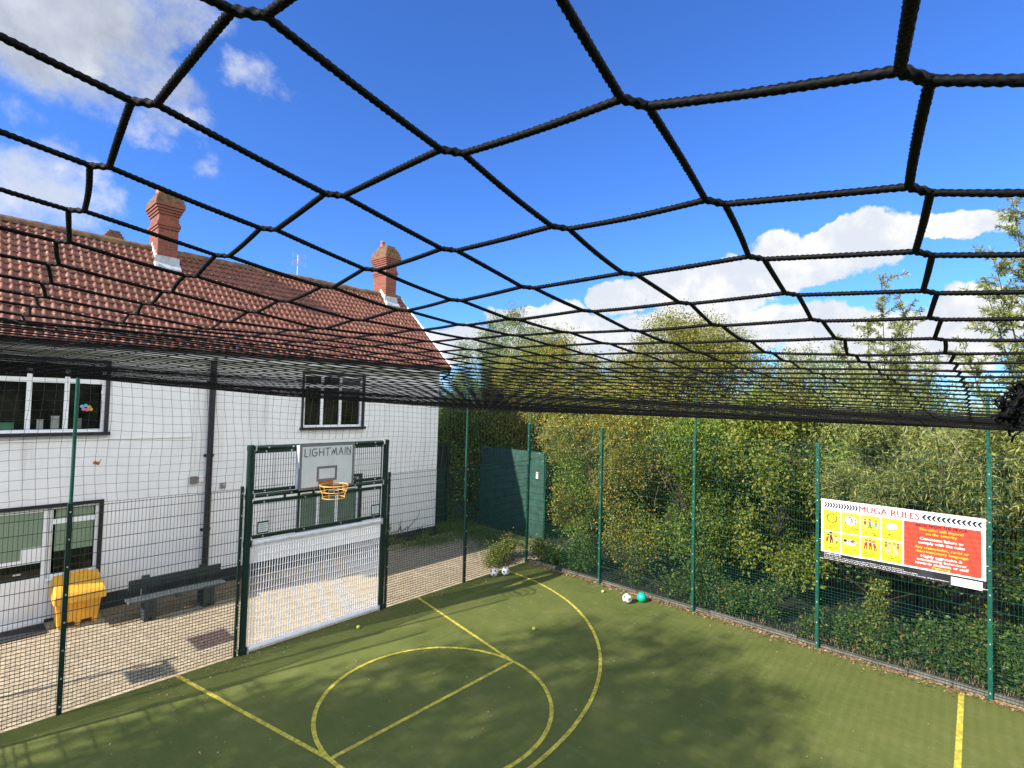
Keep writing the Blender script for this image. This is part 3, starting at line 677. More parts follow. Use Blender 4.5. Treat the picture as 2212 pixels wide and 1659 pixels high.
bar_panel('goal_bars', xa, xb, .10, 1.93, MT['white_steel'], frame=False, y=.02, dz=.13, r=.0078)
for x in (-7.69, -5.27):
    b = MB(); b.box((x-.10, -.02, 2.14), (x+.10, .0, 2.36)); pl = gp(b, 'plaque', MT['dark_green'])
    q = MB(); q.box((x-.088, -.024, 2.165), (x+.088, -.0205, 2.335))
    for k in range(4): q.box((x-.06, -.0255, 2.30-.034*k), (x+.06-.02*(k % 2), -.0242, 2.308-.034*k), 1)
    o = q.build('plaque_plate', [MT['board'], MT['ink']]); o.parent = pl; o.location = -Vector(goal.location) - Vector(pl.location)
# backboard
bx0, bx1, bz0, bz1, by = -7.13, -5.95, 2.885, 3.775, -.20
b = MB(); b.box((bx0+.02, by, bz0+.02), (bx1-.02, by+.02, bz1-.02))
bd_ = gp(b, 'backboard', MT['board'])
def bsub(mb, name, m, **k):
    o = mb.build(name, m, **k); o.parent = bd_; o.location = -Vector(goal.location) - Vector(bd_.location); return o
b = MB(); T = .045
def rect_frame(b, x0, x1, z0, z1, t, y0, y1):
    b.box((x0, y0, z0), (x1, y1, z0+t)); b.box((x0, y0, z1-t), (x1, y1, z1)); b.box((x0, y0, z0+t), (x0+t, y1, z1-t)); b.box((x1-t, y0, z0+t), (x1, y1, z1-t))
rect_frame(b, bx0, bx1, bz0, bz1, T, by-.006, by+.03); bsub(b, 'border', MT['grey_trim'])
b = MB(); rect_frame(b, -6.77, -6.335, 3.03, 3.325, .045, by-.004, by-.001); bsub(b, 'target_square', MT['grey_trim'])
b = MB()
for x in (bx0+.03, bx1-.03): b.box((x-.025, by+.03, bz0+.02), (x+.025, by+.15, bz1-.02))
b.box((bx0, by+.05, bz0+.1), (bx1, by+.10, bz0+.15)); bsub(b, 'mounting_frame', MT['white_steel'])
# lettering drawn as strokes: LIGHTMAIN
def strokes(b, segs, x0, z0, h, wd, t, y):
    for (a, c, d, e) in segs:
        p = np.array([x0+a*wd, z0+c*h]); q = np.array([x0+d*wd, z0+e*h]); v = q-p; L = np.linalg.norm(v); v /= L; n = np.array([-v[1], v[0]])*t/2
        pts = [p-n-v*t*.3, q-n+v*t*.3, q+n+v*t*.3, p+n-v*t*.3]
        b.add([(u[0], y, u[1]) for u in pts], np.array([(0, 1, 2, 3)]))
arc = lambda cx, cz, r, a0, a1, n=9: [(cx+r*math.cos(R(a0+(a1-a0)*k/n)), cz+r*math.sin(R(a0+(a1-a0)*k/n)), cx+r*math.cos(R(a0+(a1-a0)*(k+1)/n)), cz+r*math.sin(R(a0+(a1-a0)*(k+1)/n))) for k in range(n)]
GLY = {'L': ([(0, 1, 0, 0), (0, 0, 1, 0)], .45), 'I': ([(0, 1, 0, 0)], .001), 'G': (arc(.5, .5, .5, 50, 325, 12) + [(.93, .22, .93, .48), (.55, .48, .93, .48)], .82),
       'H': ([(0, 1, 0, 0), (1, 1, 1, 0), (0, .5, 1, .5)], .68), 'T': ([(0, 1, 1.25, 1), (.5, 1, .5, 0)], .62), 'M': ([(0, 0, .34, .78), (.34, .78, .5, .18), (.5, .18, .80, 1), (.80, 1, 1.0, 0)], .88),
       'A': ([(0, 0, .5, 1), (.5, 1, 1, 0), (.22, .38, .78, .38)], .72), 'N': ([(0, .15, 0, 1), (0, 1, 1, .15), (1, .15, 1, 1), (0, 0, 1, 0)], .62)}
word = 'LIGHTMAIN'; hgt = .148; gap = .048
widths = [GLY[c][1]*hgt for c in word]; tot = sum(widths)+gap*(len(word)-1); k = .985/tot
b = MB(); x = bx0+.10
for c, wd in zip(word, widths):
    strokes(b, GLY[c][0], x, 3.535, hgt, wd*k,   .0165, by-.0035 - rng.random()*.0004); x += (wd+gap)*k
bsub(b, 'lettering', MT['ink'])
# hoop
hx, hy = -6.575, -.53
b = MB(); t = np.arange(40)*2*math.pi/40
for r, z, rr in ((.265, 2.985, .0125), (.240, 2.862, .009), (.212, 2.742, .008)):
    b.tube(np.stack([hx+r*np.cos(t), hy+r*np.sin(t), np.full(40, z)], 1), rr, 8, closed=True)
a = np.arange(8)*2*math.pi/8+.3
b.bars(np.stack([hx+.265*np.cos(a), hy+.265*np.sin(a), 0*a+2.98], 1), np.stack([hx+.24*np.cos(a), hy+.24*np.sin(a), 0*a+2.862], 1), .0055, 6)
b.bars(np.stack([hx+.24*np.cos(a+.39), hy+.24*np.sin(a+.39), 0*a+2.862], 1), np.stack([hx+.212*np.cos(a+.39), hy+.212*np.sin(a+.39), 0*a+2.742], 1), .005, 6)
hoop = gp(b, 'basketball_hoop', MT['orange_hoop'], smooth=True)
b = MB(); b.hexa([(hx-.09, -.33, 2.955), (hx+.09, -.33, 2.955), (hx+.15, by-.005, 2.955), (hx-.15, by-.005, 2.955), (hx-.09, -.33, 2.995), (hx+.09, -.33, 2.995), (hx+.15, by-.005, 3.02), (hx-.15, by-.005, 3.02)]); b.box((hx-.15, by-.02, 2.90), (hx+.15, by-.007, 3.04))
o = b.build('hoop_bracket', MT['rust_plate']); o.parent = hoop; o.location = -Vector(goal.location) - Vector(hoop.location)

# ------------------------------------------------------------------ overhead net
S = .14; NX0, NY0 = .2396, .0192
OFF = np.array([47,7,-15,48,6,-15,50,6,-14,52,6,-12,51,5,-10,44,4,-6,31,3,-1,18,1,3,12,1,5,8,0,5,7,0,3,6,0,-1,8,0,-6,11,0,-10,15,0,-14,19,0,-17,20,0,-20,21,0,-21,19,0,-21,17,0,-21,16,0,-20,15,0,-20,14,0,-20,47,8,-16,48,7,-15,50,7,-15,53,6,-13,53,5,-11,45,4,-6,31,2,0,17,1,5,11,0,8,8,0,7,7,0,4,5,0,-1,7,0,-6,11,0,-11,16,0,-15,19,0,-19,21,0,-21,21,0,-22,20,0,-22,17,0,-22,16,0,-21,15,0,-20,14,0,-20,46,10,-17,48,9,-17,51,9,-17,54,7,-16,56,6,-14,47,4,-9,31,1,1,15,-1,9,10,-1,15,7,-1,13,7,-1,7,4,-1,0,6,-1,-6,11,0,-12,16,0,-17,20,0,-21,21,0,-24,23,0,-26,20,0,-25,17,0,-23,16,0,-21,15,0,-20,14,0,-20,46,15,-19,48,14,-19,51,13,-19,56,10,-20,61,7,-20,52,3,-15,31,-3,5,10,-5,16,8,-5,29,5,-3,21,8,-2,12,2,-1,1,5,-1,-8,11,-1,-15,17,0,-21,21,0,-25,22,0,-29,24,0,-32,20,0,-28,17,0,-25,16,0,-22,14,0,-21,14,0,-20,46,23,-20,47,22,-21,51,21,-22,58,18,-25,69,11,-29,58,-6,-34,30,-20,17,2,-11,23,-12,-4,20,-13,-1,13,-9,1,5,-3,0,-3,4,0,-10,11,0,-19,18,0,-26,22,0,-30,22,0,-37,28,0,-43,20,0,-31,17,0,-26,15,0,-23,14,0,-21,14,0,-20,45,34,-22,47,35,-23,51,38,-25,58,43,-29,76,52,-38,51,1,-15,31,-8,6,10,-7,8,-6,-4,3,-6,-3,-2,-4,-1,-9,1,-1,-16,7,-1,-23,11,0,-29,19,0,-35,22,1,-42,21,1,-36,23,1,-34,19,1,-29,17,1,-25,15,1,-22,14,1,-21,14,1,-20,44,39,-23,46,40,-24,50,43,-26,58,46,-29,74,51,-31,47,8,-17,33,-3,-5,15,-1,-5,-2,2,-8,-11,6,-13,2,2,-18,0,4,-26,4,4,-32,9,4,-39,17,3,-44,19,3,-38,19,2,-33,20,2,-30,18,2,-26,16,2,-23,15,2,-21,14,2,-20,13,2,-19,43,39,-24,45,40,-25,49,41,-27,56,43,-29,68,46,-33,44,14,-22,32,7,-13,19,4,-16,1,6,-20,-4,4,-25,0,5,-28,3,5,-34,3,6,-41,9,5,-36,15,4,-35,17,4,-32,18,3,-29,18,3,-26,17,3,-24,15,2,-22,14,2,-20,14,2,-19,13,2,-18,42,36,-24,44,36,-25,47,37,-27,52,38,-30,61,40,-33,43,17,-26,32,8,-21,23,-1,-23,5,6,-25,-4,11,-29,2,8,-29,4,7,-30,5,6,-32,9,5,-31,13,5,-30,15,4,-28,16,4,-25,17,3,-23,16,3,-21,15,3,-20,14,3,-18,13,3,-18,13,3,-17,41,31,-24,43,31,-25,45,32,-27,49,32,-31,53,34,-37,40,19,-31,32,9,-29,22,6,-30,9,5,-33,2,6,-29,3,6,-27,5,6,-27,6,5,-27,9,5,-27,12,5,-25,14,4,-24,15,4,-22,15,4,-21,15,3,-19,14,3,-18,13,3,-17,13,3,-16,13,3,-16,40,25,-24,41,25,-25,43,25,-27,45,26,-31,47,26,-38,38,20,-32,32,4,-31,22,5,-30,12,5,-29,5,5,-26,5,5,-25,6,5,-24,7,5,-24,9,5,-23,11,5,-22,13,4,-21,14,4,-20,14,4,-19,14,4,-17,13,4,-16,13,3,-16,12,3,-15,12,3,-15,39,19,-23,39,18,-24,40,18,-25,42,17,-28,42,15,-31,35,13,-31,29,9,-35,21,7,-29,13,7,-26,8,6,-24,6,6,-23,6,5,-22,7,5,-21,9,5,-20,11,5,-20,12,4,-19,13,4,-18,13,4,-17,13,4,-16,13,4,-15,12,4,-14,12,3,-14,12,3,-14,37,14,-22,38,14,-22,38,13,-23,39,13,-25,38,12,-26,33,11,-27,28,9,-27,21,8,-25,14,7,-23,9,6,-22,8,6,-21,7,5,-20,8,5,-19,9,5,-18,10,5,-17,11,4,-17,12,4,-16,12,4,-15,12,4,-14,12,4,-14,12,4,-13,11,4,-13,11,4,-13,36,11,-20,36,11,-21,37,11,-21,37,10,-22,35,10,-23,31,9,-23,26,8,-23,20,7,-22,15,7,-21,10,6,-20,8,6,-19,8,5,-18,8,5,-17,9,5,-16,10,4,-16,11,4,-15,11,4,-15,12,4,-14,12,4,-13,12,4,-13,11,4,-12,11,4,-12,11,4,-12,35,9,-19,35,9,-19,35,9,-20,35,9,-20,33,8,-20,30,8,-20,25,7,-20,20,7,-19,15,6,-19,11,6,-18,9,5,-17,8,5,-16,8,5,-16,9,5,-15,10,4,-14,10,4,-14,11,4,-13,11,4,-13,11,4,-12,11,4,-12,11,4,-12,11,4,-11,11,4,-11,34,8,-18,34,8,-18,34,8,-18,33,7,-18,31,7,-19,28,7,-19,24,6,-18,19,6,-18,15,6,-17,12,5,-16,9,5,-16,8,5,-15,8,5,-14,9,4,-14,9,4,-13,10,4,-13,10,4,-12,11,4,-12,11,4,-12,11,4,-11,10,4,-11,10,4,-11,10,4,-11,33,7,-17,33,7,-17,33,7,-17,32,7,-17,30,6,-17,27,6,-17,23,6,-17,19,6,-16,15,5,-16,12,5,-15,10,5,-15,8,5,-14,8,5,-14,8,4,-13,9,4,-13,9,4,-12,10,4,-12,10,4,-11,10,4,-11,10,4,-11,10,4,-11,10,4,-10,10,4,-10,33,6,-16,33,6,-16,32,6,-17,31,6,-17,29,6,-17,26,6,-16,23,6,-16,19,5,-16,15,5,-15,12,5,-14,10,5,-14,8,5,-13,8,4,-13,8,4,-13,9,4,-12,9,4,-12,9,4,-11,10,4,-11,10,4,-11,10,4,-10,10,4,-10,10,4,-10,10,4,-10,32,6,-16,32,6,-16,32,6,-16,30,6,-16,29,6,-16,26,6,-16,22,5,-16,18,5,-15,15,5,-15,12,5,-14,10,5,-14,8,4,-13,8,4,-13,8,4,-12,8,4,-12,9,4,-12,9,4,-11,9,4,-11,9,4,-11,9,4,-10,9,4,-10,9,4,-10,9,4,-10], float).reshape(19, 23, 3)/1000.0
def net_f(u, v):
    a = np.interp(u, [-1, .24, .8, 1.08, 1.5, 2.06, 2.7, 6, 11.9], [.18, .165, .148, .128, .098, .055, .0, -.12, -.22])
    c = np.interp(u, [-1, .55, 2.1, 4.4, 8.3, 11.85], [.27, .24, .14, 0, -.16, -.25])
    t = np.sqrt(np.clip(v/9.9, 0, 1))
    return a*(1-t) + c*t
I0, I1, J0, J1 = -14, 82, -14, 70
ii, jj = np.meshgrid(np.arange(I0, I1+1), np.arange(J0, J1+1), indexing='ij')
U = NX0 + ii*S; V = NY0 + jj*S
far = np.clip((np.hypot(U, V)-1.2)/1.5, 0, 1)
nz = net_f(U, V) + far*.045*np.sin((CAM[0]+U)*2*math.pi/.55 + .8*np.sin(V*1.1))*np.clip(1-np.abs(CAM[1]+V)/2.5, 0, 1)*np.clip((CAM[0]+U+6)/3, 0, 1)
nz += far*.004*np.sin(U*3.1+V*1.7)
NP = np.stack([CAM[0]+U, CAM[1]+V, CAM[2]+nz], 2)
rim_ = np.minimum(np.clip((13-np.arange(-5, 14))/5, 0, 1)[:, None], np.clip((17-np.arange(-5, 18))/5, 0, 1)[None])
NP[-5-I0:14-I0, -5-J0:18-J0] += OFF*rim_[..., None]
nj = rng.normal(0, 1, NP.shape)*np.array([.0025, .0025, .0006])*far[..., None]; NP += nj
dist = np.linalg.norm(NP-CAM, axis=2)
b = MB(); RC = .0025
def cord(p, q, near):
    d = q-p; L = np.linalg.norm(d)
    if near:
        n = int(L/.0018); s = np.linspace(0, 1, n)[:, None]
        side = np.cross(d, [0, 0, 1.]); side /= np.linalg.norm(side)+1e-9
        wob = rng.normal(0, 1, 2)*.0009
        P = p + d*s + side*np.sin(math.pi*s)*wob[0] + np.array([0, 0, -1.])*np.sin(math.pi*s)*(abs(wob[1])*.5+.0002)
        th = np.arange(18)*2*math.pi/18; ph = (np.arange(n)*(L/n)/.0135*2*math.pi)[:, None]
        lobes = np.abs(np.cos(1.5*(th[None]-ph)))**.75
        fine = .05*np.sin(9*th[None]+ph*4.2)
        b.tube(P, RC*(1+.05*np.cumsum(rng.normal(0, .12, n))/math.sqrt(n)*3), 18, prof=(.52+.60*lobes+fine), caps=False)
    else: return True
    return False
A = NP[1:] - NP[:-1]; adir = np.zeros_like(NP); adir[:-1] += A; adir[1:] += A; adir /= np.linalg.norm(adir, axis=2)[..., None]
KL = .0084
Bt = NP[:, 1:] - NP[:, :-1]; bdir = np.zeros_like(NP); bdir[:, :-1] += Bt; bdir[:, 1:] += Bt; bdir /= np.linalg.norm(bdir, axis=2)[..., None]
kdir = adir - bdir; kdir /= np.linalg.norm(kdir, axis=2)[..., None]   # the doubled cord at each joint lies across the mesh
fp, fq = [], []
def seg_(p, q, near):
    if near: cord(p, q, True)
    else: fp.append(p); fq.append(q)
for i in range(NP.shape[0]):
    for j in range(NP.shape[1]):
        p = NP[i, j]; dn = dist[i, j]; near = dn < 1.2 and U[i, j] > -.5
        if i+1 < NP.shape[0]: seg_(p + kdir[i, j]*KL, NP[i+1, j] - kdir[i+1, j]*KL, near)
        if j+1 < NP.shape[1]: seg_(p - kdir[i, j]*KL, NP[i, j+1] + kdir[i, j+1]*KL, near)
        if dn < 1.7:
            k = 19 if near else 7; s = np.linspace(-1, 1, k)
            rr = RC*(1.02*np.sqrt(np.clip(1-(s*.97)**8, 0, 1))+.04); th = np.arange(16)*2*math.pi/16
            pr = 1+.16*np.cos(4*th[None]-(s*7)[:, None])+.12*np.cos(2*th[None]+(s*9)[:, None])
            b.tube(p + kdir[i, j]*(s*KL*1.22)[:, None], rr, 16, prof=pr, caps=True)
        else: fp.append(p-kdir[i, j]*KL*1.1); fq.append(p+kdir[i, j]*KL*1.1)
fp, fq = np.array(fp), np.array(fq); m1 = np.linalg.norm(fp-CAM, axis=1) < 3.5
dm = np.linalg.norm(fp-CAM, axis=1); b.bars(fp[m1], fq[m1], RC*(1.0+.09*np.clip(dm[m1]-1, 0, 2.5)), 6); b.bars(fp[~m1], fq[~m1], RC*1.45, 4)
e = np.array([[CAM[0]+u, -.03, CAM[2]+float(net_f(u, 9.9))+.02] for u in np.linspace(-2, 11.83, 60)]); b.tube(e, .0045, 6)
e = np.array([[-.03, CAM[1]+v, CAM[2]+float(net_f(11.8, v))+.02] for v in np.linspace(-2, 9.9, 60)]); b.tube(e, .0045, 6)
on = b.build('overhead_net', MT['net'], smooth=True, loc=(-6, -5, 4.7))
tag(on, 'black knotted rope net stretched overhead across the whole pitch', 'net')
# hanging side net above the house-side fence
b = MB(); cs = .14
nxs = np.arange(-13.4, .02, cs); nzs = np.arange(3.0, 5.05, cs)
gx, gz = np.meshgrid(nxs, nzs, indexing='ij')
ztop = CAM[2] + net_f(gx-CAM[0], 9.9)+.02
zz = 3.0 + (gz-3.0)*np.clip((ztop-3.0)/(5.05-cs-3.0+.01), .7, 1.0)
gxx = gx + .022*np.sin(gz*3.3+gx*1.3) + .035*np.sin(gx*.9)*(gz-3) + rng.normal(0, .003, gx.shape)
zz = zz + .02*np.sin(gx*2.2)*np.sin((gz-3)*1.6) + rng.normal(0, .003, gx.shape)
P = np.stack([gxx, .045+.04*np.sin(gx*2.1+gz), zz], 2)
inside = (P[..., 0] > gl-.02) & (P[..., 0] < gr+.02) & (P[..., 2] < GH-.02)
def addseg(p, q, a, c):
    k = ~(a | c); b.bars(p[k], q[k], .0028, 4)
addseg(P[:-1], P[1:], inside[:-1], inside[1:]); addseg(P[:, :-1], P[:, 1:], inside[:, :-1], inside[:, 1:])
k = P[:, 0] + np.array([0, -.01, 0]); b.bars(k[:-1], k[1:], .003, 4)
tag(b.build('side_net', MT['curtain'], loc=(-6, 0, 3)), 'fine dark netting hanging above the low fence in front of the white house wall', 'net')
# bunched tail of tying cord hanging under the net
b = MB()
base = [np.array(q) for q in ((-10.208, -10.02, 4.793), (-10.213, -9.997, 4.756), (-10.215, -9.978, 4.719), (-10.216, -9.961, 4.683))]
spine = np.concatenate([np.linspace(base[i], base[i+1], 8, endpoint=False) for i in range(3)])
for q in range(5): b.tube(spine+rng.normal(0, .005, 3)+np.cumsum(rng.normal(0, .002, spine.shape), 0), .0045, 7)
spine = spine + np.array([.012, -.012, 0])
for q in range(120):
    c = spine[rng.integers(len(spine))]+rng.normal(0, .008, 3); n = 6
    P = c + np.cumsum(rng.normal(0, .0065, (n, 3)), 0); b.tube(P, .0024, 5)
b.tube([base[0], base[0]+np.array([.05, -.1, .03]), base[0]+np.array([.1, -.25, .07])], .006, 7)
tag(b.build('bunched_cord', MT['net'], smooth=True), 'ragged bunch of black cord hanging under the net at the right edge', 'cord')
# ------------------------------------------------------------------ rules banner
SY0, SZ0, SW, SH = -7.635, 1.775, 2.40, 1.195
sign = bpy.data.objects.new('rules_banner', None); col.objects.link(sign); sign.empty_display_size = .2
sign.matrix_world = Matrix(((0, 0, -1, -.046), (-1, 0, 0, SY0), (0, 1, 0, SZ0), (0, 0, 0, 1)))
tag(sign, 'MUGA RULES banner with yellow picture tiles and a red bans panel tied to the mesh', 'banner')
def wave(v):
    """slight belly and the crease low on the left"""
    x, y = v[:, 0], v[:, 1]
    d = .012*np.sin(x*2.6+.5)*np.sin(y*2.4+.4)
    lowness = np.clip((.42-y)/.42, 0, 1)
    d = d + lowness*(.030*np.exp(-((x-.62+.5*(y-.1))/.10)**2) - .024*np.exp(-((x-.80+.5*(y-.1))/.10)**2) + .022*np.exp(-((x-1.62)/.14)**2)*np.clip((.24-y)/.2, 0, 1))
    v = v.copy(); v[:, 2] += d; return v
def sp_(mb, name, m, parent=None):
    o = mb.build(name, m, parent or sign); me = o.data
    a = np.zeros(len(me.vertices)*3); me.vertices.foreach_get('co', a); a = a.reshape(-1, 3)*np.array([1, 1, 2.2]); me.vertices.foreach_set('co', wave(a).ravel()); me.update(); return o
def fquad(b, x0, x1, y0, y1, z, m=0, st=.03):
    nx_, ny_ = max(2, int((x1-x0)/st)+2), max(2, int((y1-y0)/st)+2)
    X, Y = np.meshgrid(np.linspace(x0, x1, nx_), np.linspace(y0, y1, ny_), indexing='ij'); b.grid(np.stack([X, Y, np.full_like(X, z)], 2), m)
VW = mat('white_banner_vinyl', (.84, .84, .83), .32, .03, 5); VK = mat('black_banner_vinyl', (.018, .017, .018), .30, .15, 5)
VY = mat('yellow_print', (.90, .72, .03), .32, .10, 7); VR = mat('red_print', (.78, .055, .03), .32, .08, 7)
VRT = mat('crimson_print', (.56, .05, .06), .35, .05, 6); VB = mat('navy_black_print', (.02, .018, .028), .35, .1, 6); VO = mat('amber_print', (.86, .46, .04), .35, .05, 6)
VT = mat('teal_print', (.25, .50, .50), .4, .05, 6); VOL = mat('olive_print', (.14, .11, .01), .4, .05, 6)
VS = mat('peach_print', (.78, .36, .20), .4, .1, 9); VBL = mat('blue_print', (.07, .22, .42), .4, .1, 9); VMA = mat('maroon_print', (.26, .03, .05), .4, .1, 9)
FT = bpy.data.curves.new('lettering_source', 'FONT')
FO = bpy.data.objects.new('lettering_source', FT); col.objects.link(FO)
def text_geo(s, size, bold=.012):
    FT.body = s; FT.size = size; FT.offset = 0; FT.resolution_u = 2; FT.align_x = 'CENTER'
    dg = bpy.context.evaluated_depsgraph_get(); dg.update()
    me = bpy.data.meshes.new_from_object(FO.evaluated_get(dg))
    v = np.array([tuple(p.co) for p in me.vertices]).reshape(-1, 3); f = [tuple(p.vertices) for p in me.polygons]
    bpy.data.meshes.remove(me); return v, f
def put(b, s, cx, cy, size, z, m=0, width=None, bold=.012, sx=1.1):
    v, f = text_geo(s, size, min(bold, .012))
    if len(v) == 0: return
    w0 = v[:, 0].max()-v[:, 0].min(); k = (width/w0) if width else sx
    v = v*np.array([k, 1, 0]); v[:, 0] += cx - (v[:, 0].max()+v[:, 0].min())/2; v[:, 1] += cy; v[:, 2] = z
    for dx in ((-1, 0, 1) if bold > .015 else (0,)):
        b.add(v + np.array([dx*size*.022, 0, .0003*dx]), f, m)
b = MB(); fquad(b, 0, SW, 0, SH, 0, 0)
bk = MB(); fquad(bk, 0, SW, 0, SH, -.004); sp_(bk, 'backing', VK)
sp_(b, 'banner_sheet', VW)
b = MB(); fquad(b, 0, SW, .0, .165, .003); fo = sp_(b, 'footer_strip', VK)
b = MB(); fquad(b, 1.955, 2.355, -.0, .135, .006); lp = sp_(b, 'logo_patch', VW)
b = MB(); put(b, 'Aurora', 2.155, .065, .065, .009, 0, .19, .0); put(b, 'learning and support', 2.155, .03, .026, .009, 0, .26, .0); sp_(b, 'lettering', VT, lp)
b = MB()
put(b, 'CONSEQUENCES:', .20, .128, .030, .006, 0, .29, .03)
for i, (s, wd) in enumerate((('If you do not follow the rules you will be asked to leave the Muga for a 5 minute break. If behaviour is', 1.25), ('repeated you will not be allowed to use the Muga for the remainder of the day. Continued failure to follow', 1.45), ('the rules may result in a longer ban. The length of the ban will depend on the severity of the behaviour.', 1.88))):
    put(b, s, .055+wd/2, .094-.030*i, .024, .006, 0, wd, .02)
sp_(b, 'lettering', VW, fo)
b = MB(); put(b, 'MUGA RULES', 1.075, 1.032, .165, .004, 0, .90, .035); sp_(b, 'title_lettering', VRT)
def chevrons(x0, x1, n, right):
    b = MB(); wd = (x1-x0)/n
    for k in range(n):
        a = x0 + wd*k; s, t, h = wd*.55, wd*.58, .048; yc = 1.092
        p = [(a, yc+h), (a+t, yc+h), (a+t+s, yc), (a+t, yc-h), (a, yc-h), (a+s, yc)]
        if not right: p = [(x0+x1-q[0], q[1]) for q in p][::-1]
        b.add([(q[0], q[1], .004) for q in p], [(0, 1, 2, 5), (5, 2, 3, 4)] if right else [(0, 1, 2, 3), (0, 3, 4, 5)])
    return sp_(b, 'chevron_row', VB)
chevrons(.045, .60, 12, True)
# mirrored row: draw explicitly pointing left
b = MB()
for k in range(12):
    wd = (2.36-1.56)/12; a = 1.56+wd*k; s, t, h = wd*.5, wd*.55, .046; yc = 1.088
    b.add([(a+s, yc+h, .004), (a, yc, .004), (a+s, yc-h, .004), (a+s+t, yc-h, .004), (a+t, yc, .004), (a+s+t, yc+h, .004)], [(0, 1, 4, 5), (1, 2, 3, 4)])
sp_(b, 'chevron_row', VB)
def disc(b, cx, cy, r, z, m=0, n=14, ry=None):
    t = np.arange(n)*2*math.pi/n; b.add(np.stack([cx+r*np.cos(t), cy+(ry or r)*np.sin(t), np.full(n, z)], 1), [tuple(range(n))], m)
def ring(b, cx, cy, r, t, z, m=0, n=24):
    a = np.linspace(0, 2*math.pi, n+1); b.grid(np.stack([np.stack([cx+q*np.cos(a), cy+q*np.sin(a), np.full(n+1, z)], 1) for q in (r+t/2, r-t/2)], 0)[::-1], m)
def limb(b, x0, y0, x1, y1, t, z, m=0):
    p, q = np.array([x0, y0]), np.array([x1, y1]); v = (q-p)/np.linalg.norm(q-p); n = np.array([-v[1], v[0]])*t/2
    b.add([(*(p-n), z), (*(q-n), z), (*(q+n), z), (*(p+n), z)], np.array([(0, 1, 2, 3)]), m)
def figure(b, x, y, s, z, top, leg, skin, hair, lean=0., arms=(1, 1)):
    limb(b, x-.02*s, y, x-.012*s+lean*.3*s, y+.09*s, .022*s, z, leg); limb(b, x+.03*s, y, x+.012*s+lean*.3*s, y+.09*s, .022*s, z, leg)
    limb(b, x+lean*.3*s, y+.08*s, x+lean*s, y+.165*s, .052*s, z+.0004, top)
    for sg, a in zip((-1, 1), arms): limb(b, x+lean*s+sg*.02*s, y+.155*s, x+lean*s+sg*.062*s, y+.155*s+(.05 if a > 1 else -.045)*s, .018*s, z+.0008, skin)
    disc(b, x+lean*1.15*s, y+.20*s, .032*s, z+.0008, skin, 10); disc(b, x+lean*1.15*s, y+.215*s, .033*s, z+.0012, hair, 10, .02*s)
PAL = [VB, VW, VS, VRT, VBL, VMA, VOL]
tiles = []
TX = [(.038, .325), (.345, .635), (.655, .955), (.975, 1.285)]; TY = [(.595, .985), (.195, .575)]
CAP = [['Latest time', 'booking slots', 'start at 4:00'], ['Those in the Muga', 'must participate in', 'the sporting activity'], ['No swearing', 'or name calling'], ['No aggression or', 'shouting towards', 'students or staff'],
       ['No intentional', 'fouling'], ['You must play', 'by the rules of', 'the games'], ['Respect must be', 'shown to all staff', 'and students'], ['Whatever happens', 'in the Muga must', 'stay in the Muga']]
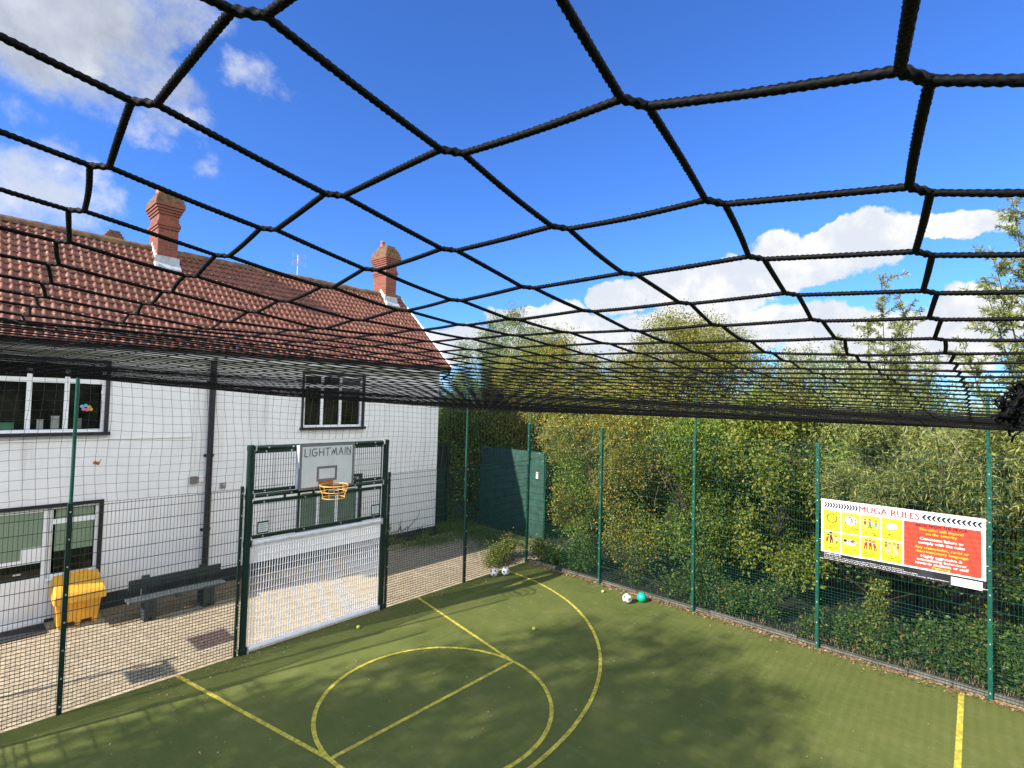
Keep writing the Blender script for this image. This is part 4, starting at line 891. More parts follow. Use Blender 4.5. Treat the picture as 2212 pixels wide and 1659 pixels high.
for r in range(2):
    for c in range(4):
        x0, x1 = TX[c]; y0, y1 = TY[r]; cx = (x0+x1)/2; k = r*4+c
        b = MB(); fquad(b, x0, x1, y0, y1, .003); tl = sp_(b, 'rule_tile', VY)
        b = MB(); L = CAP[k]
        for i, s in enumerate(L): put(b, s, cx, y0+.028+.034*(len(L)-1-i), .038, .006, 0, min(.265, .0150*len(s)), .03)
        sp_(b, 'caption', VOL, tl)
        b = MB(); z = .006; cy = y0+.245
        if k == 0: ring(b, cx, cy, .082, .020, z, 6); limb(b, cx, cy-.04, cx, cy+.045, .010, z, 6); limb(b, cx-.012, cy+.03, cx+.002, cy+.045, .008, z, 6)
        elif k == 1:
            disc(b, cx, cy, .105, z, 1, 20, .082)
            for q in range(5): figure(b, cx-.08+.04*q, cy-.065+.02*(q % 2), .42, z+.001, 4, 0, 2, 0, .04*(q % 3-1), (2, 1))
            disc(b, cx-.01, cy+.06, .016, z+.001, 0)
        elif k == 2:
            figure(b, cx-.085, cy-.09, .75, z, 5, 2, 2, 5, 0, (2, 2)); figure(b, cx-.01, cy-.09, .75, z, 4, 0, 2, 3); figure(b, cx+.085, cy-.09, .72, z, 4, 4, 2, 3)
        elif k == 3:
            for q in range(16):
                a = q*2*math.pi/16; limb(b, cx+.098*math.cos(a), cy+.070*math.sin(a), cx+.128*math.cos(a), cy+.096*math.sin(a), .010, z, 6)
            disc(b, cx, cy, .094, z, 0, 24, .064); disc(b, cx, cy, .086, z+.001, 1, 24, .057); put(b, '! ? # !', cx, cy-.012, .036, z+.002, 4, .10, 0)
        elif k == 4:
            figure(b, cx-.085, cy-.08, .7, z, 3, 0, 2, 0, .03); figure(b, cx-.005, cy-.09, .95, z, 0, 0, 2, 0, -.01, (2, 1)); figure(b, cx+.09, cy-.085, .7, z, 1, 0, 2, 0, -.03)
        elif k == 5:
            disc(b, cx-.005, cy-.015, .11, z, 1, 20, .05)
            for q, m in ((-.085, 0), (-.03, 2), (.03, 3)): disc(b, cx+q, cy+.01, .030, z+.001, m)
            limb(b, cx+.045, cy+.055, cx+.115, cy-.055, .016, z+.0015, 5)
        elif k == 6:
            figure(b, cx-.08, cy-.085, .8, z, 5, 5, 2, 3, .02, (1, 2)); figure(b, cx, cy-.085, .8, z, 5, 5, 2, 3, 0, (2, 2)); figure(b, cx+.08, cy-.10, .8, z, 5, 5, 2, 5, -.03, (2, 1))
        else:
            for q, m, hr in ((-.09, 3, 0), (-.035, 2, 3), (.035, 2, 0), (.09, 3, 0)): figure(b, cx+q, cy-.035, .62, z, m, 2, 2, hr, 0, (2, 2))
            for q in (-.05, .06): limb(b, cx+q, cy-.10, cx+q, cy-.01, .075, z+.002, 2)
        sp_(b, 'pictogram', PAL, tl)
b = MB(); fquad(b, 1.305, 2.345, .195, .985, .003); bp_ = sp_(b, 'bans_panel', VR)
b = MB(); cx = 1.825
LN = [('BANS FROM THE MUGA', .908, .068, .66, 1), ('Duration will depend', .842, .062, .56, 2), ('on the severity', .772, .062, .40, 2), ('Consistent failure to', .680, .062, .56, 0), ('comply with the rules', .610, .062, .60, 0),
      ('Any transphobic, racist or', .525, .060, .70, 2), ('discriminatory language', .457, .060, .68, 2), ('Highly aggressive &', .378, .060, .53, 0), ('intimidating behaviour', .314, .058, .64, 0), ('towards students or staff', .252, .058, .69, 0), ('Fighting', .198, .058, .23, 2)]
for s, y, sz, wd, m in LN: put(b, s, cx, y+.010, sz*1.12, .0065, m, wd*1.04, .032)
sp_(b, 'lettering', [VW, VB, VO], bp_)
for x, y in ((.03, SH-.03), (SW-.03, SH-.03), (SW-.02, .42), (SW-.03, .03), (.02, .4), (.03, .03), (.8, SH-.012), (1.6, SH-.012)):
    b = MB(); disc(b, x, y, .012, .006, 0, 10); limb(b, x, y, x+(.05 if x > 1.2 else -.05), y+.004, .006, .008, 1); sp_(b, 'eyelet_tie', [MT['galv'], MT['cable_white']])
bpy.data.objects.remove(FO); bpy.data.curves.remove(FT)

# ------------------------------------------------------------------ bench, grit bin, doormat, cover
bench = thing('bench', 'dark recycled plastic bench with plank back on the gravel by the white wall', 'bench', (-8.15, 3.0, 0))
def bp2(mb, name, m, **k): return rel(mb.build(name, m, **k), bench)
b = MB(); b.box((-9.10, 2.80, .39), (-7.27, 2.96, .44)); b.box((-9.10, 2.975, .39), (-7.27, 3.14, .44)); b.box((-8.25, 2.82, .33), (-8.12, 3.12, .39)); bp2(b, 'seat', MT['bench_worn'], bevel=.006)
b = MB(); b.box((-9.03, 3.20, .56), (-7.26, 3.245, .655)); b.box((-9.03, 3.20, .665), (-7.26, 3.245, .76)); bp2(b, 'backrest', MT['bench'], bevel=.005)
for x in (-8.72, -7.62):
    b = MB(); b.box((x-.11, 2.78, -.02), (x-.03, 3.16, .39)); b.box((x+.03, 2.78, -.02), (x+.11, 3.16, .39)); b.box((x-.03, 2.80, .04), (x+.03, 3.14, .38)); b.box((x-.07, 3.246, .0), (x+.07, 3.33, .80)); b.box((x-.07, 3.15, .2), (x+.07, 3.25, .39))
    bp2(b, 'leg', MT['bench'], bevel=.006)
gb = thing('grit_bin', 'yellow plastic grit bin with sloping lid against the wall beside the door', 'grit bin', (-9.78, 3.75, 0))
def bb(mb, name, m, **k): return rel(mb.build(name, m, **k), gb)
def frus(b, x0, x1, y0, y1, z0, X0, X1, Y0, Y1, z1): b.hexa([(x0, y0, z0), (x1, y0, z0), (x1, y1, z0), (x0, y1, z0), (X0, Y0, z1), (X1, Y0, z1), (X1, Y1, z1), (X0, Y1, z1)])
b = MB(); frus(b, -10.10, -9.46, 3.50, 3.92, .09, -10.14, -9.43, 3.40, 3.98, .56)
for x0, x1 in ((-10.10, -9.99), (-9.83, -9.73), (-9.56, -9.46)): frus(b, x0+.01, x1-.01, 3.50, 3.92, .0, x0, x1, 3.495, 3.925, .10)
for x in (-9.98, -9.86, -9.70, -9.58): frus(b, x, x+.035, 3.475, 3.5, .1, x, x+.035, 3.385, 3.42, .55)
bb(b, 'body', MT['bin'], bevel=.012)
b = MB(); b.box((-10.19, 3.27, .53), (-9.38, 4.03, .665)); v = [(-10.19, 3.27, .668), (-9.38, 3.27, .668), (-9.38, 4.03, .668), (-10.19, 4.03, .668), (-10.17, 3.32, .72), (-9.40, 3.32, .72), (-9.43, 3.95, .95), (-10.14, 3.95, .95)]
b.hexa(v); b.box((-9.98, 3.90, .93), (-9.60, 3.97, .975)); bb(b, 'lid', MT['bin'], bevel=.014)
b = MB(); b.box((-11.25, 3.47, -.008), (-10.235, 4.05, .012)); tag(b.build('doormat', MT['mat_rubber'], bevel=.004), 'dark rubber doormat on the paving in front of the white door', 'doormat')
mh = thing('manhole_cover', 'square rust brown manhole cover set in the buff paving', 'manhole cover', (-8.13, 1.04, 0))
b = MB(); b.box((-8.44, .73, -.03), (-7.81, 1.36, -.004)); rel(b.build('cover_plate', mat('rust_brown_plate', (.082, .046, .042), .85, .45, 16, .8, 45, bdist=.01)), mh)
b = MB(); rect_ = [(-8.47, -8.44, .70, 1.39), (-7.81, -7.78, .70, 1.39)]
for x0, x1, y0, y1 in rect_: b.box((x0, y0, -.03), (x1, y1, -.006))
b.box((-8.44, .70, -.03), (-7.81, .73, -.006)); b.box((-8.44, 1.36, -.03), (-7.81, 1.39, -.006)); rel(b.build('cover_frame', MT['concrete']), mh)

# ------------------------------------------------------------------ balls
def ball(name, x, y, r, label, cat, c1, c2=None, rot=(0, 0, 0), group=None, seam=None):
    n, k = 40, 28; th = np.linspace(0, math.pi, k); ph = np.linspace(0, 2*math.pi, n+1)
    V = np.stack([np.outer(np.sin(th), np.cos(ph)), np.outer(np.sin(th), np.sin(ph)), np.outer(np.cos(th), np.ones(n+1))], 2)
    b = MB()
    i = np.arange(k-1)[:, None]*(n+1) + np.arange(n)[None]; q = np.stack([i, i+n+1, i+n+2, i+1], 2).reshape(-1, 4)
    F = V.reshape(-1, 3); ce = F[q].mean(1); ce /= np.linalg.norm(ce, axis=1)[:, None]
    g = (1+5**.5)/2; ico = np.array([(a, bb_*g, 0) for a in (-1, 1) for bb_ in (-1, 1)]); ico = np.concatenate([ico, ico[:, [2, 0, 1]], ico[:, [1, 2, 0]]]); ico /= np.linalg.norm(ico[0])
    dmax = (ce @ ico.T).max(1)
    if c2 is None: b.add(F*r, q)
    else:
        m = dmax > math.cos(R(18)); b.add(F*r, q[~m], 0); b.f.append((q[m], 1))
        if seam is not None:
            pass
    o = b.build(name, [c1] + ([c2] if c2 else []), smooth=True); o.location = (x, y, r); o.rotation_euler = rot
    return tag(o, label, cat, group)
PW = mat('scuffed_white_panel', (.74, .74, .72), .4, .12, 14); PG = mat('grey_panel', (.13, .14, .16), .45, .1, 14)
PO = mat('off_white_panel', (.76, .72, .62), .45, .12, 14); PT = mat('teal_ball_rubber', (.0, .42, .30), .42, .08, 20, .2, 90); TB = mat('tennis_felt', (.46, .60, .10), .95, .15, 90, .6, 300)
ball('football', -1.62, -.24, .108, 'white and grey football nearest the fence corner post on the left', 'football', PW, PG, (.4, .2, .9))
ball('football', -1.32, -.38, .108, 'white and grey football at the end of the yellow curved line', 'football', PW, PG, (1.2, .5, 2.0))
ball('football', -.66, -3.72, .112, 'cream football beside the teal ball at the hedge fence', 'football', PO, PG, (.75, 1.0, .3))
ball('play_ball', -.34, -3.93, .112, 'teal rubber ball on the turf at the foot of the hedge fence', 'ball', PT)
ball('tennis_ball', -.50, -2.95, .034, 'yellow tennis ball close to the foot of the hedge fence', 'tennis ball', TB)
ball('tennis_ball', -5.91, -.52, .034, 'yellow green tennis ball in the shade below the white goal bars', 'tennis ball', TB)
ball('tennis_ball', -3.39, -3.09, .034, 'tennis ball out on the open turf right of the key circle', 'tennis ball', TB)

# ------------------------------------------------------------------ litter and kerb
b = MB()
for k in range(9):
    y1 = -.0-1.8*k; b.box((.07, y1-1.78, -.1), (.14, y1, .075+rng.normal(0, .012)))
tag(b.build('kerb_board', MT['concrete']), kind='structure')
def flakes(name, n, fx, size, m, zr=(.003, .012), label=None):
    P = fx(n); a = rng.uniform(0, 6.28, n); L = rng.uniform(.5, 1.4, n)*size; W = L*rng.uniform(.45, .9, n)
    d = np.stack([np.cos(a), np.sin(a), rng.normal(0, .22, n)], 1); s = np.stack([-np.sin(a), np.cos(a), rng.normal(0, .35, n)], 1)
    c = np.concatenate([P, rng.uniform(*zr, n)[:, None] + L[:, None]*.12], 1)
    v = np.stack([c-d*L[:, None]/2, c+s*W[:, None]/2, c+d*L[:, None]/2, c-s*W[:, None]/2], 1)
    b = MB(); b.add(v.reshape(-1, 3), np.arange(4*n).reshape(-1, 4)); return tag(b.build(name, m), kind='stuff')
flakes('fallen_leaves', 8500, lambda n: np.stack([.20-np.abs(rng.normal(0, .15, n)), -rng.uniform(.2, 12.5, n)], 1), .055, LF['dry'])
flakes('court_debris', 900, lambda n: np.stack([rng.uniform(-12, -.2, n), -rng.uniform(.1, 9.5, n)], 1), .028, LF['dry'], (.004, .008))
flakes('goal_leaves', 420, lambda n: np.stack([rng.uniform(-9.5, -2, n), -np.abs(rng.normal(.0, .35, n))-.05], 1), .034, LF['dry'])
flakes('paving_leaves', 380, lambda n: np.stack([rng.uniform(-12, 1.5, n), rng.uniform(.1, 4, n)], 1), .035, LF['dry'])

# ------------------------------------------------------------------ vegetation
def unit(n):
    v = rng.normal(0, 1, (n, 3)); return v/np.linalg.norm(v, axis=1)[:, None]
def leaf_quads(b, c, d, L, W, m=0):
    """one small folded leaf per point c, along d"""
    n = len(c); d = d/np.linalg.norm(d, axis=1)[:, None]; s = np.cross(d, unit(n)); s /= np.linalg.norm(s, axis=1)[:, None]; nn = np.cross(d, s)
    L = L[:, None]; W = W[:, None]
    v = np.stack([c, c+d*L*.45+s*W*.5+nn*W*.12, c+d*L, c+d*L*.45-s*W*.5+nn*W*.12], 1)
    b.add(v.reshape(-1, 3), np.arange(4*n).reshape(-1, 4), m)
def gapn(P, f, ph): return np.sin(P[:, 0]*f+ph)*np.sin(P[:, 1]*f*1.13+ph*1.7) + np.sin(P[:, 2]*f*1.21+ph*.6)*np.sin((P[:, 0]+P[:, 1])*f*.7+ph)
def crown(blobs, n, size, asp=.6, per=26, clr=.2, droop=.0, holes=-.55, shell=2.4, f=2.1):
    """leaves in clumps through the crown; blobs = (x, y, z, rx, ry, rz)"""
    B = np.array(blobs, float); wgt = (B[:, 3]*B[:, 4] + B[:, 4]*B[:, 5] + B[:, 3]*B[:, 5]); wgt /= wgt.sum()
    k = int(n/per*1.5); q = rng.choice(len(B), k, p=wgt); u = unit(k); r = rng.uniform(0, 1, k)**(1/shell)*(1+rng.normal(0, .07, k))
    C = B[q, :3] + u*B[q, 3:]*r[:, None]
    C = C[(gapn(C, f, rng.uniform(0, 6)) > holes) & (C[:, 2] > .05)]
    m = rng.poisson(per, len(C)); ix = np.repeat(np.arange(len(C)), m); N = len(ix)
    P = C[ix] + rng.normal(0, 1, (N, 3))*clr*rng.uniform(.5, 1.3, len(C))[ix][:, None]
    ce = B[q[:1], :3]*0 + B[:, :3].mean(0)
    d = unit(N) + .55*(P-ce)/np.linalg.norm(P-ce, axis=1)[:, None] + np.array([0, 0, -droop])
    ok = P[:, 2] > .03; P, d = P[ok], d[ok]; N = len(P)
    L = size*rng.uniform(.6, 1.35, N); b = MB(); leaf_quads(b, P, d, L, L*asp*rng.uniform(.75, 1.2, N)); return b
def limbs(base, blobs, r0, n, extra=0):
    """tapered trunk with limbs up into the crown"""
    b = MB(); base = np.array(base, float); B = np.array(blobs, float); top = B[np.argmax(B[:, 2]), :3]
    fork = base + (top-base)*np.array([.25, .25, .35]); s = np.linspace(0, 1, 7)[:, None]
    tr = base + (fork-base)*s + np.sin(s*5)*.06; b.tube(tr, np.linspace(r0*1.2, r0*.75, 7), 9)
    for k in range(n):
        q = B[k % len(B)]; tip = q[:3] + unit(1)[0]*q[3:]*.8; mid = (fork+tip)/2 + rng.normal(0, .25, 3)
        s = np.linspace(0, 1, 8)[:, None]; P = (1-s)**2*fork + 2*s*(1-s)*mid + s*s*tip; b.tube(P, np.linspace(r0*.55, .008, 8), 6)
        for j in range(extra):
            a = P[rng.integers(3, 7)]; t2 = a + unit(1)[0]*rng.uniform(.4, 1.0); b.tube(np.stack([a, (a+t2)/2+rng.normal(0, .06, 3), t2]), [.012, .009, .004], 5)
    return b
def tree(name, label, cat, base, blobs, n, size, m, r0=.12, nl=8, group=None, extra=2, bare=0, **kw):
    t = thing(name, label, cat, base, group)
    rel(crown(blobs, n, size, **kw).build('crown', m), t); rel(limbs(base, blobs, r0, nl, extra).build('trunk', MT['bark'], smooth=True), t)
    if bare:
        b = MB(); B = np.array(blobs)
        for k in range(bare):
            q = B[rng.integers(len(B))]; u = unit(1)[0]; u[0] = -abs(u[0]); a = q[:3]+u*q[3:]*.75; dd = unit(1)[0]*.6+np.array([-.2, 0, .5])
            s = np.linspace(0, 1, 6)[:, None]; P = a + dd*s*rng.uniform(.4, .9) + np.array([0, rng.normal(0, .15), -.1])*s*s; b.tube(P, np.linspace(.007, .003, 6), 5)
        rel(b.build('bare_twigs', MT['twig']), t)
    return t
def willow(name, label, base, tips, m, size=.11, per=150, spread=.55, lean=(-.3, 0), group=None, r0=.06):
    """upright shoots carrying side sprays of long narrow leaves"""
    t = thing(name, label, 'willow', base, group); b = MB(); s_ = MB(); base = np.array(base, float)
    for tip in tips:
        tip = np.array(tip, float); mid = (base+tip)/2 + rng.normal(0, .18, 3); ss = np.linspace(0, 1, 16)[:, None]
        P = (1-ss)**2*base + 2*ss*(1-ss)*mid + ss*ss*tip; s_.tube(P, np.linspace(r0*.5, .005, 16), 6)
        L = np.linalg.norm(tip-base); nb_ = int(L*10)
        for k in range(nb_):
            f = rng.uniform(.22, 1.0); a = (1-f)**2*base + 2*f*(1-f)*mid + f*f*tip
            if a[2] < .4: continue
            ln = spread*rng.uniform(.5, 1.15)*(1.1-f*.42)*rng.uniform(.6, 1.25); dv = unit(1)[0]; dv[2] = abs(dv[2])*.6+rng.uniform(.25, .8); dv /= np.linalg.norm(dv)
            q = np.linspace(0, 1, 5)[:, None]; Q = a + dv*ln*q + np.array([lean[0]*.25, lean[1]*.25, -.22*ln])*q*q*1.3; s_.tube(Q, np.linspace(.006, .002, 5), 4)
            nlv = int(per*ln*.42); g = rng.uniform(.05, 1, nlv); at = a + dv*ln*g[:, None] + np.array([lean[0]*.25, lean[1]*.25, -.22*ln])*(g*g*1.3)[:, None]
            side = unit(nlv)*.9; d = dv*.9 + side + np.array([-.15, 0, -.45]); LL = size*rng.uniform(.6, 1.3, nlv); leaf_quads(b, at+rng.normal(0, .012, (nlv, 3)), d, LL, LL*.21)
    rel(b.build('crown', m), t); rel(s_.build('trunk', MT['bark'], smooth=True), t); return t

HG = 'hedge shrubs behind the tall fence'; BG = 'trees standing beyond the hedge'
def bulges(ylo, yhi, zlo, zhi, n, x0=.95, dx=.45, rr=(.45, .8)):
    """irregular bulging face of a hedge"""
    y = rng.uniform(ylo, yhi, n); z = rng.uniform(zlo, zhi, n); r = rng.uniform(*rr, n)
    return [(x0+rng.uniform(0, dx)+.12*zz, yy, zz, q*.8, q, q*rng.uniform(.7, 1.1)) for yy, zz, q in zip(y, z, r)]
def canopy(ylo, yhi, zlo, zhi, n, rr=(.45, .75)):
    """foliage that overhangs: it stands farther out the higher it is"""
    y = rng.uniform(ylo, yhi, n); z = rng.uniform(zlo, zhi, n); r = rng.uniform(*rr, n)
    return [(1.45-.18*(zz-2.5)+rng.uniform(-.3, .35), yy, zz, q*.8, q, q*rng.uniform(.6, .95)) for yy, zz, q in zip(y, z, r)]
tree('hawthorn_shrub', 'orange tinted hawthorn shrub filling the hedge next to the fence corner', 'shrub', (1.6, -1.9, 0), canopy(-3.2, -.15, 1.7, 4.6, 21) + bulges(-3.3, -1.7, .7, 2.2, 6) + bulges(-1.7, -.2, .9, 2.3, 6, .9, .4, (.35, .55)) + [(2.0, -1.9, 3.0, .7, 1.5, 1.6), (1.6, -2.0, 5.0, .8, 1.1, .5)], 50000, .064, LF['hawthorn'], .045, 7, HG, bare=36, clr=.13, holes=-.08)
tree('hedge_shrub', 'dark green leafy shrub in the hedge behind the third fence post', 'shrub', (1.6, -4.4, 0), canopy(-5.4, -3.4, 2.2, 4.5, 13) + bulges(-5.0, -3.2, .7, 2.6, 9) + [(2.0, -4.5, 2.6, .7, 1.4, 1.8)], 46000, .062, LF['hedge'], .045, 7, HG, clr=.12, holes=-.06, bare=14)
tree('hedge_shrub', 'bright yellow green shrub in the hedge left of the rules banner', 'shrub', (2.2, -6.3, 0), canopy(-7.2, -5.5, 2.5, 4.7, 14, (.4, .65)) + bulges(-7.1, -5.4, .8, 2.8, 7, 1.35, .5) + [(1.7, -5.7, 1.6, .4, .45, .8)], 32000, .082, LF['bright'], .04, 6, HG, clr=.12, holes=-.06)
tree('willow_thicket', 'dense willow foliage arching over the hedge behind the rules banner', 'shrub', (2.4, -9.3, 0), canopy(-13.5, -7.0, 2.9, 4.9, 30, (.5, .85)) + [(2.2, y, 3.6, .7, 1.2, .9) for y in (-7.8, -9.8, -11.8)], 78000, .115, LF['willow'], .05, 9, HG, asp=.17, droop=.45, clr=.15, per=18, holes=-.12, bare=20)
tree('dark_shrub', 'shaded dark shrub low behind the rules banner', 'shrub', (3.4, -9.0, 0), [(3.5, -8.4, 1.9, .6, 1.8, 1.6), (3.6, -11.2, 1.9, .6, 1.8, 1.6), (3.5, -5.6, 1.9, .6, 2, 1.7), (3.4, -2.5, 1.9, .6, 2, 1.7)], 30000, .095, LF['bramble'], .05, 6, HG, clr=.2)
tree('holly_shrub', 'dense dark evergreen shrub behind the hawthorn beside the privacy screen', 'shrub', (3.2, 0, 0), [(3.0, -.3, 1.6, .6, 1.0, 1.7), (3.1, .9, 1.7, .6, .9, 1.8), (3.0, -1.6, 1.7, .6, 1.0, 1.8), (2.9, -3.2, 2.0, .6, 1.1, 1.9), (2.8, -4.9, 2.0, .6, 1.1, 1.9), (2.8, -6.4, 1.8, .6, 1.0, 1.7)], 46000, .075, LF['hedge'], .05, 6, HG, clr=.16, holes=-.8)
tree('laurel_shrub', 'dark laurel mass in the shade of the house above the privacy screen', 'shrub', (4.0, 6.6, 0), [(3.9, 5.2, 3.2, .9, 1.2, 1.6), (4.0, 7.4, 3.4, .9, 1.5, 1.7), (3.6, 3.9, 3.0, .7, .9, 1.4), (4.4, 9.2, 3.2, 1, 1.3, 1.8), (2.6, 6.4, 1.4, .9, 1.2, 1.5), (1.9, 7.4, 1.6, .9, .9, 1.7), (3.2, 5.0, 1.3, .5, 1.0, 1.4), (1.6, 6.3, 1.0, .6, .6, 1.1)], 42000, .10, LF['bramble'], .1, 8, HG, clr=.18, holes=-.6)
tree('bramble_bank', 'low green bramble bank along the foot of the tall fence', 'bramble', (.7, -3.6, 0), [(.55, y, zz, .33, q, zz*1.05) for y, zz, q in ((-.7, .30, .5), (-1.6, .50, .5), (-2.5, .40, .5), (-3.3, .55, .45), (-4.2, .42, .5), (-5.0, .62, .45), (-5.8, .40, .5), (-6.5, .48, .4))], 13000, .070, LF['bramble'], .015, 5, HG, clr=.10, holes=-.1)
tree('nettle_clump', 'ragged green weeds growing under the rules banner', 'weeds', (.7, -9.2, 0), [(.65, -8.3, .35, .35, .7, .4), (.6, -9.4, .5, .3, .4, .55), (.7, -10.2, .55, .4, .8, .6), (.6, -7.2, .3, .3, .6, .35), (.7, -11.6, .6, .4, .8, .7)], 11000, .070, LF['bramble'], .015, 5, HG, clr=.10)
tree('ivy_stem', 'single leafy creeper climbing below the rules banner', 'creeper', (.42, -8.45, 0), [(.40, -8.45, .35, .12, .14, .3), (.42, -8.47, .9, .12, .15, .4), (.42, -8.5, 1.4, .1, .12, .3)], 1500, .062, LF['shrub'], .02, 3, HG, clr=.05, per=10)
tree('corner_bush', 'low yellow green bush spilling around the fence corner post', 'bush', (-.35, .75, 0), [(-.45, .60, .20, .5, .35, .20), (-.05, .70, .30, .26, .3, .28), (-.95, .40, .12, .35, .22, .13), (.35, -.25, .30, .25, .4, .35)], 5200, .060, LF['shrub'], .02, 6, clr=.09)
tree('wall_shrub', 'bright green rounded shrub against the white wall right of the goal', 'bush', (-1.6, 3.75, 0), [(-1.75, 3.75, .48, .55, .36, .42), (-1.2, 3.75, .30, .45, .34, .28)], 5200, .055, LF['shrub'], .02, 6, clr=.08)
def tuft(n, cx, cy, rx, ry, h, m, name):
    P = np.stack([cx+rng.normal(0, rx, n), cy+rng.normal(0, ry, n), np.zeros(n)-.012], 1); b = MB(); d = unit(n)*.35; d[:, 2] = 1; leaf_quads(b, P, d, h*rng.uniform(.4, 1.2, n), np.full(n, .012)); return tag(b.build(name, m), kind='stuff')
tuft(2600, -.6, 3.55, .55, .3, .10, LF['hedge'], 'grass_tufts'); tuft(9000, 1.1, 4.2, .55, 1.5, .16, LF['hedge'], 'grass_tufts'); tuft(1800, .9, 1.6, .7, .5, .16, LF['bramble'], 'grass_tufts')
tuft(900, .42, -8.9, .16, 2.4, .13, LF['dry'], 'dry_grass')
# trees beyond
tree('pale_willow_tree', 'pale green feathery tree rising behind the house gable', 'tree', (7.5, 8.0, 0), [(7.6, 9.0, 7.2, 1.0, .9, 2.1), (7.4, 7.4, 7.6, .7, .7, 2.2), (7.6, 6.2, 6.8, .7, .7, 2.0), (7.6, 5.0, 5.8, .8, .8, 1.9), (7.5, 8, 4.6, 1.4, 2.6, 2.2), (7.5, 10.6, 5.8, 1.1, 1.2, 2.4)], 64000, .12, LF['palewillow'], .2, 14, BG, asp=.26, clr=.16, holes=-.3, droop=.1)
tree('hawthorn_tree', 'broad autumn tinted hawthorn tree right of the pale feathery tree', 'tree', (4.4, 3.4, 0), [(4.4, 4.2, 5.6, 1.2, 1.2, 1.6), (4.2, 2.7, 5.9, 1.1, 1.0, 1.5), (4.3, 1.3, 5.2, 1.1, 1.0, 1.6), (4.5, 3.2, 3.6, 1.5, 2.2, 1.7), (4.3, .2, 4.6, 1.0, .9, 1.3), (4.0, 2.0, 6.6, .5, .6, .9), (4.6, 5.4, 4.9, 1.0, 1.0, 1.7), (4.3, 1.0, 5.8, .6, .7, .8)], 105000, .064, LF['hawthorn'], .18, 14, BG, clr=.20, holes=-.4, bare=40)
tree('olive_green_tree', 'tall dense olive green tree at the middle of the tree line', 'tree', (6.5, -2.3, 0), [(6.4, -1.4, 6.6, 1.3, 1.3, 1.7), (6.5, -2.9, 6.5, 1.3, 1.3, 1.6), (6.4, -.4, 5.6, 1.0, 1.2, 1.6), (6.5, -2.2, 4.4, 1.5, 2.4, 1.6), (6.5, -4.0, 5.3, 1.0, 1.0, 1.6), (6.4, .7, 5.2, 1.0, 1.0, 1.4), (6.6, -5.2, 4.9, 1.0, 1.1, 1.3)], 110000, .068, LF['olive'], .2, 14, BG, clr=.20, holes=-.5)
tree('thin_far_tree', 'thin distant green tree between the olive tree and the willows', 'tree', (10.5, -5.0, 0), [(8.5, -5.2, 5.4, 1.0, 1.0, 1.6), (8.5, -6.6, 5.3, 1.0, 1.0, 1.5), (8.6, -5.8, 3.4, 1.4, 2.2, 1.6), (8.8, -8.2, 4.6, 1.2, 1.6, 1.6)], 40000, .11, LF['palewillow'], .16, 10, BG, clr=.18, holes=-.3, asp=.3)
willow('young_willow', 'young willow with loose upright shoots left of the biggest willow', (2.6, -8.3, 0), [(2.6, -8.3, 7.75), (2.5, -8.9, 6.8), (2.6, -7.6, 6.2), (2.3, -9.3, 6.0), (2.9, -8.0, 6.9), (2.4, -8.5, 6.3), (2.8, -8.7, 7.2), (2.5, -7.9, 5.6)], LF['willow'], .105, 260, .80)
willow('tall_willow', 'tallest willow at the right edge with long narrow leaves', (3.2, -11.2, 0), [(3.1, -10.5, 9.3), (3.0, -10.9, 8.2), (3.0, -10.1, 7.3), (2.8, -11.6, 9.6), (3.4, -12.3, 8.6), (2.6, -10.8, 6.6), (3.0, -9.7, 6.3), (2.9, -10.2, 8.0), (3.3, -10.8, 9.0), (2.7, -10.4, 6.0), (2.8, -11.0, 7.4)], LF['willow'], .115, 270, .85, r0=.09)
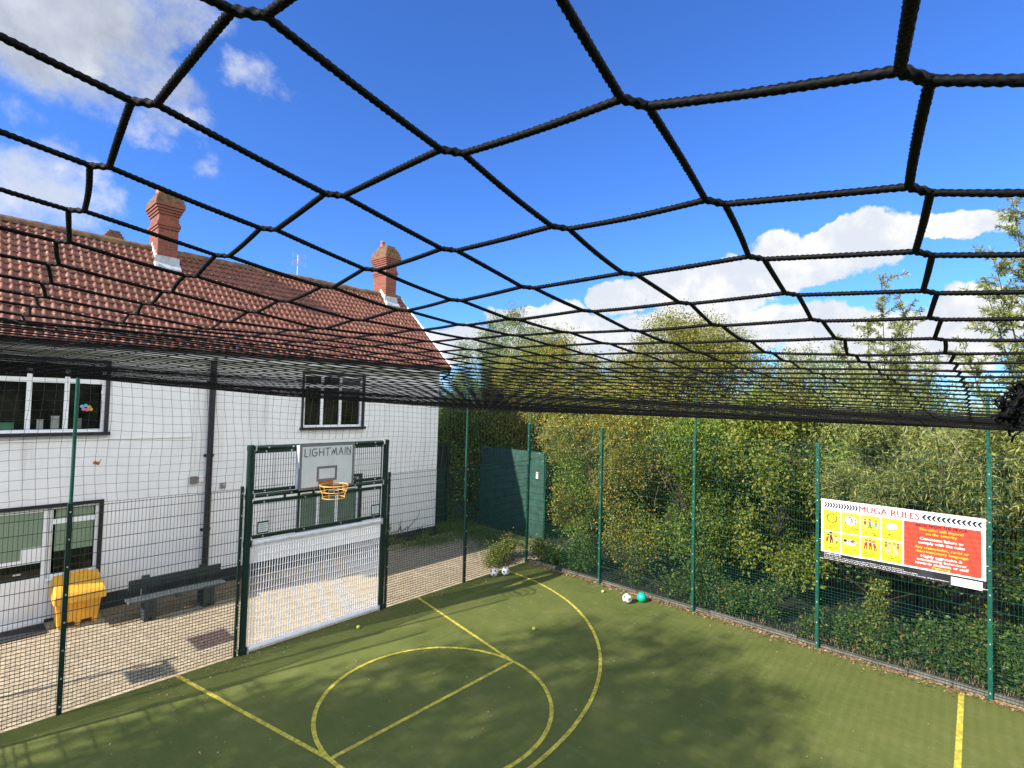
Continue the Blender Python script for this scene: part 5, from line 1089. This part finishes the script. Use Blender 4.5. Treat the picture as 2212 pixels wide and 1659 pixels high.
tree('backing_thicket', 'dark green mass of trees filling the ground behind the hedge', 'thicket', (8.5, -3, 0), [(8.5, y, 2.8, 1.6, 2.0, 2.5) for y in (-14, -11, -8, -5, -2, 1, 4)] + [(4.6, y, 2.0, 1.0, 1.4, 2.0) for y in (-12, -9.5, -7, -4.5, -2)] + [(5.5, 7, 2.4, 1.6, 1.8, 2.4), (4.2, 10.5, 3.0, 2.2, 1.5, 3.0)], 70000, .13, LF['hedge'], .15, 14, clr=.3, holes=-.8)
# trees on the sun side, outside the picture: they throw the dappled shade and show in the window panes
SG = 'shade trees left of the pitch'
def shade(label, x, y, blobs, n):
    tree('ash_tree', label, 'tree', (x, y, 0), blobs, n, .17, LF['hedge'], .24, 18, SG, clr=.24, holes=.16, extra=4, f=2.7, per=17)
shade('tall ash tree west of the pitch with an open gappy crown', -24.0, -2.6, [(-24, -1.0, 10.2, 2.6, 2.2, 1.9), (-24.3, -2.8, 12.0, 2.2, 1.8, 1.5), (-23.6, -3.9, 9.2, 2.2, 1.8, 1.6), (-24, -2.3, 7.6, 2, 1.6, 1.2), (-23.8, -5.2, 11.0, 1.6, 1.3, 1.3)], 16500)
shade('second ash tree west of the pitch, closest to the house', -24.5, .9, [(-24.2, .9, 8.7, 1.8, 1.3, 1.3), (-24.8, .7, 11.0, 1.8, 1.2, 1.2)], 6200)
shade('thin topped ash tree standing behind the other two', -26.5, -1.5, [(-26.5, .2, 14.4, 1.9, 1.4, 1.2), (-26.2, -1.6, 14.2, 1.6, 1.3, 1.2), (-26, -2, 12.4, 1.4, 1.2, 1.0)], 6800)
for k, (x, y) in enumerate(((-12.5, -24), (-6, -26), (.5, -23), (-19, -22))):
    tree('ash_tree', ['broad ash tree south of the pitch', 'tall ash tree south of the pitch centre', 'ash tree beyond the south east corner', 'ash tree beyond the south west corner'][k], 'tree', (x, y, 0), [(x, y, 4.4, 3.4, 2, 3.6), (x+1.6, y, 2.4, 2.6, 1.6, 2.4), (x-1.6, y+.3, 6.6, 2.6, 1.8, 2.2)], 9000, .32, LF['hedge'], .25, 8, 'trees behind the camera', clr=.4, holes=-.9)
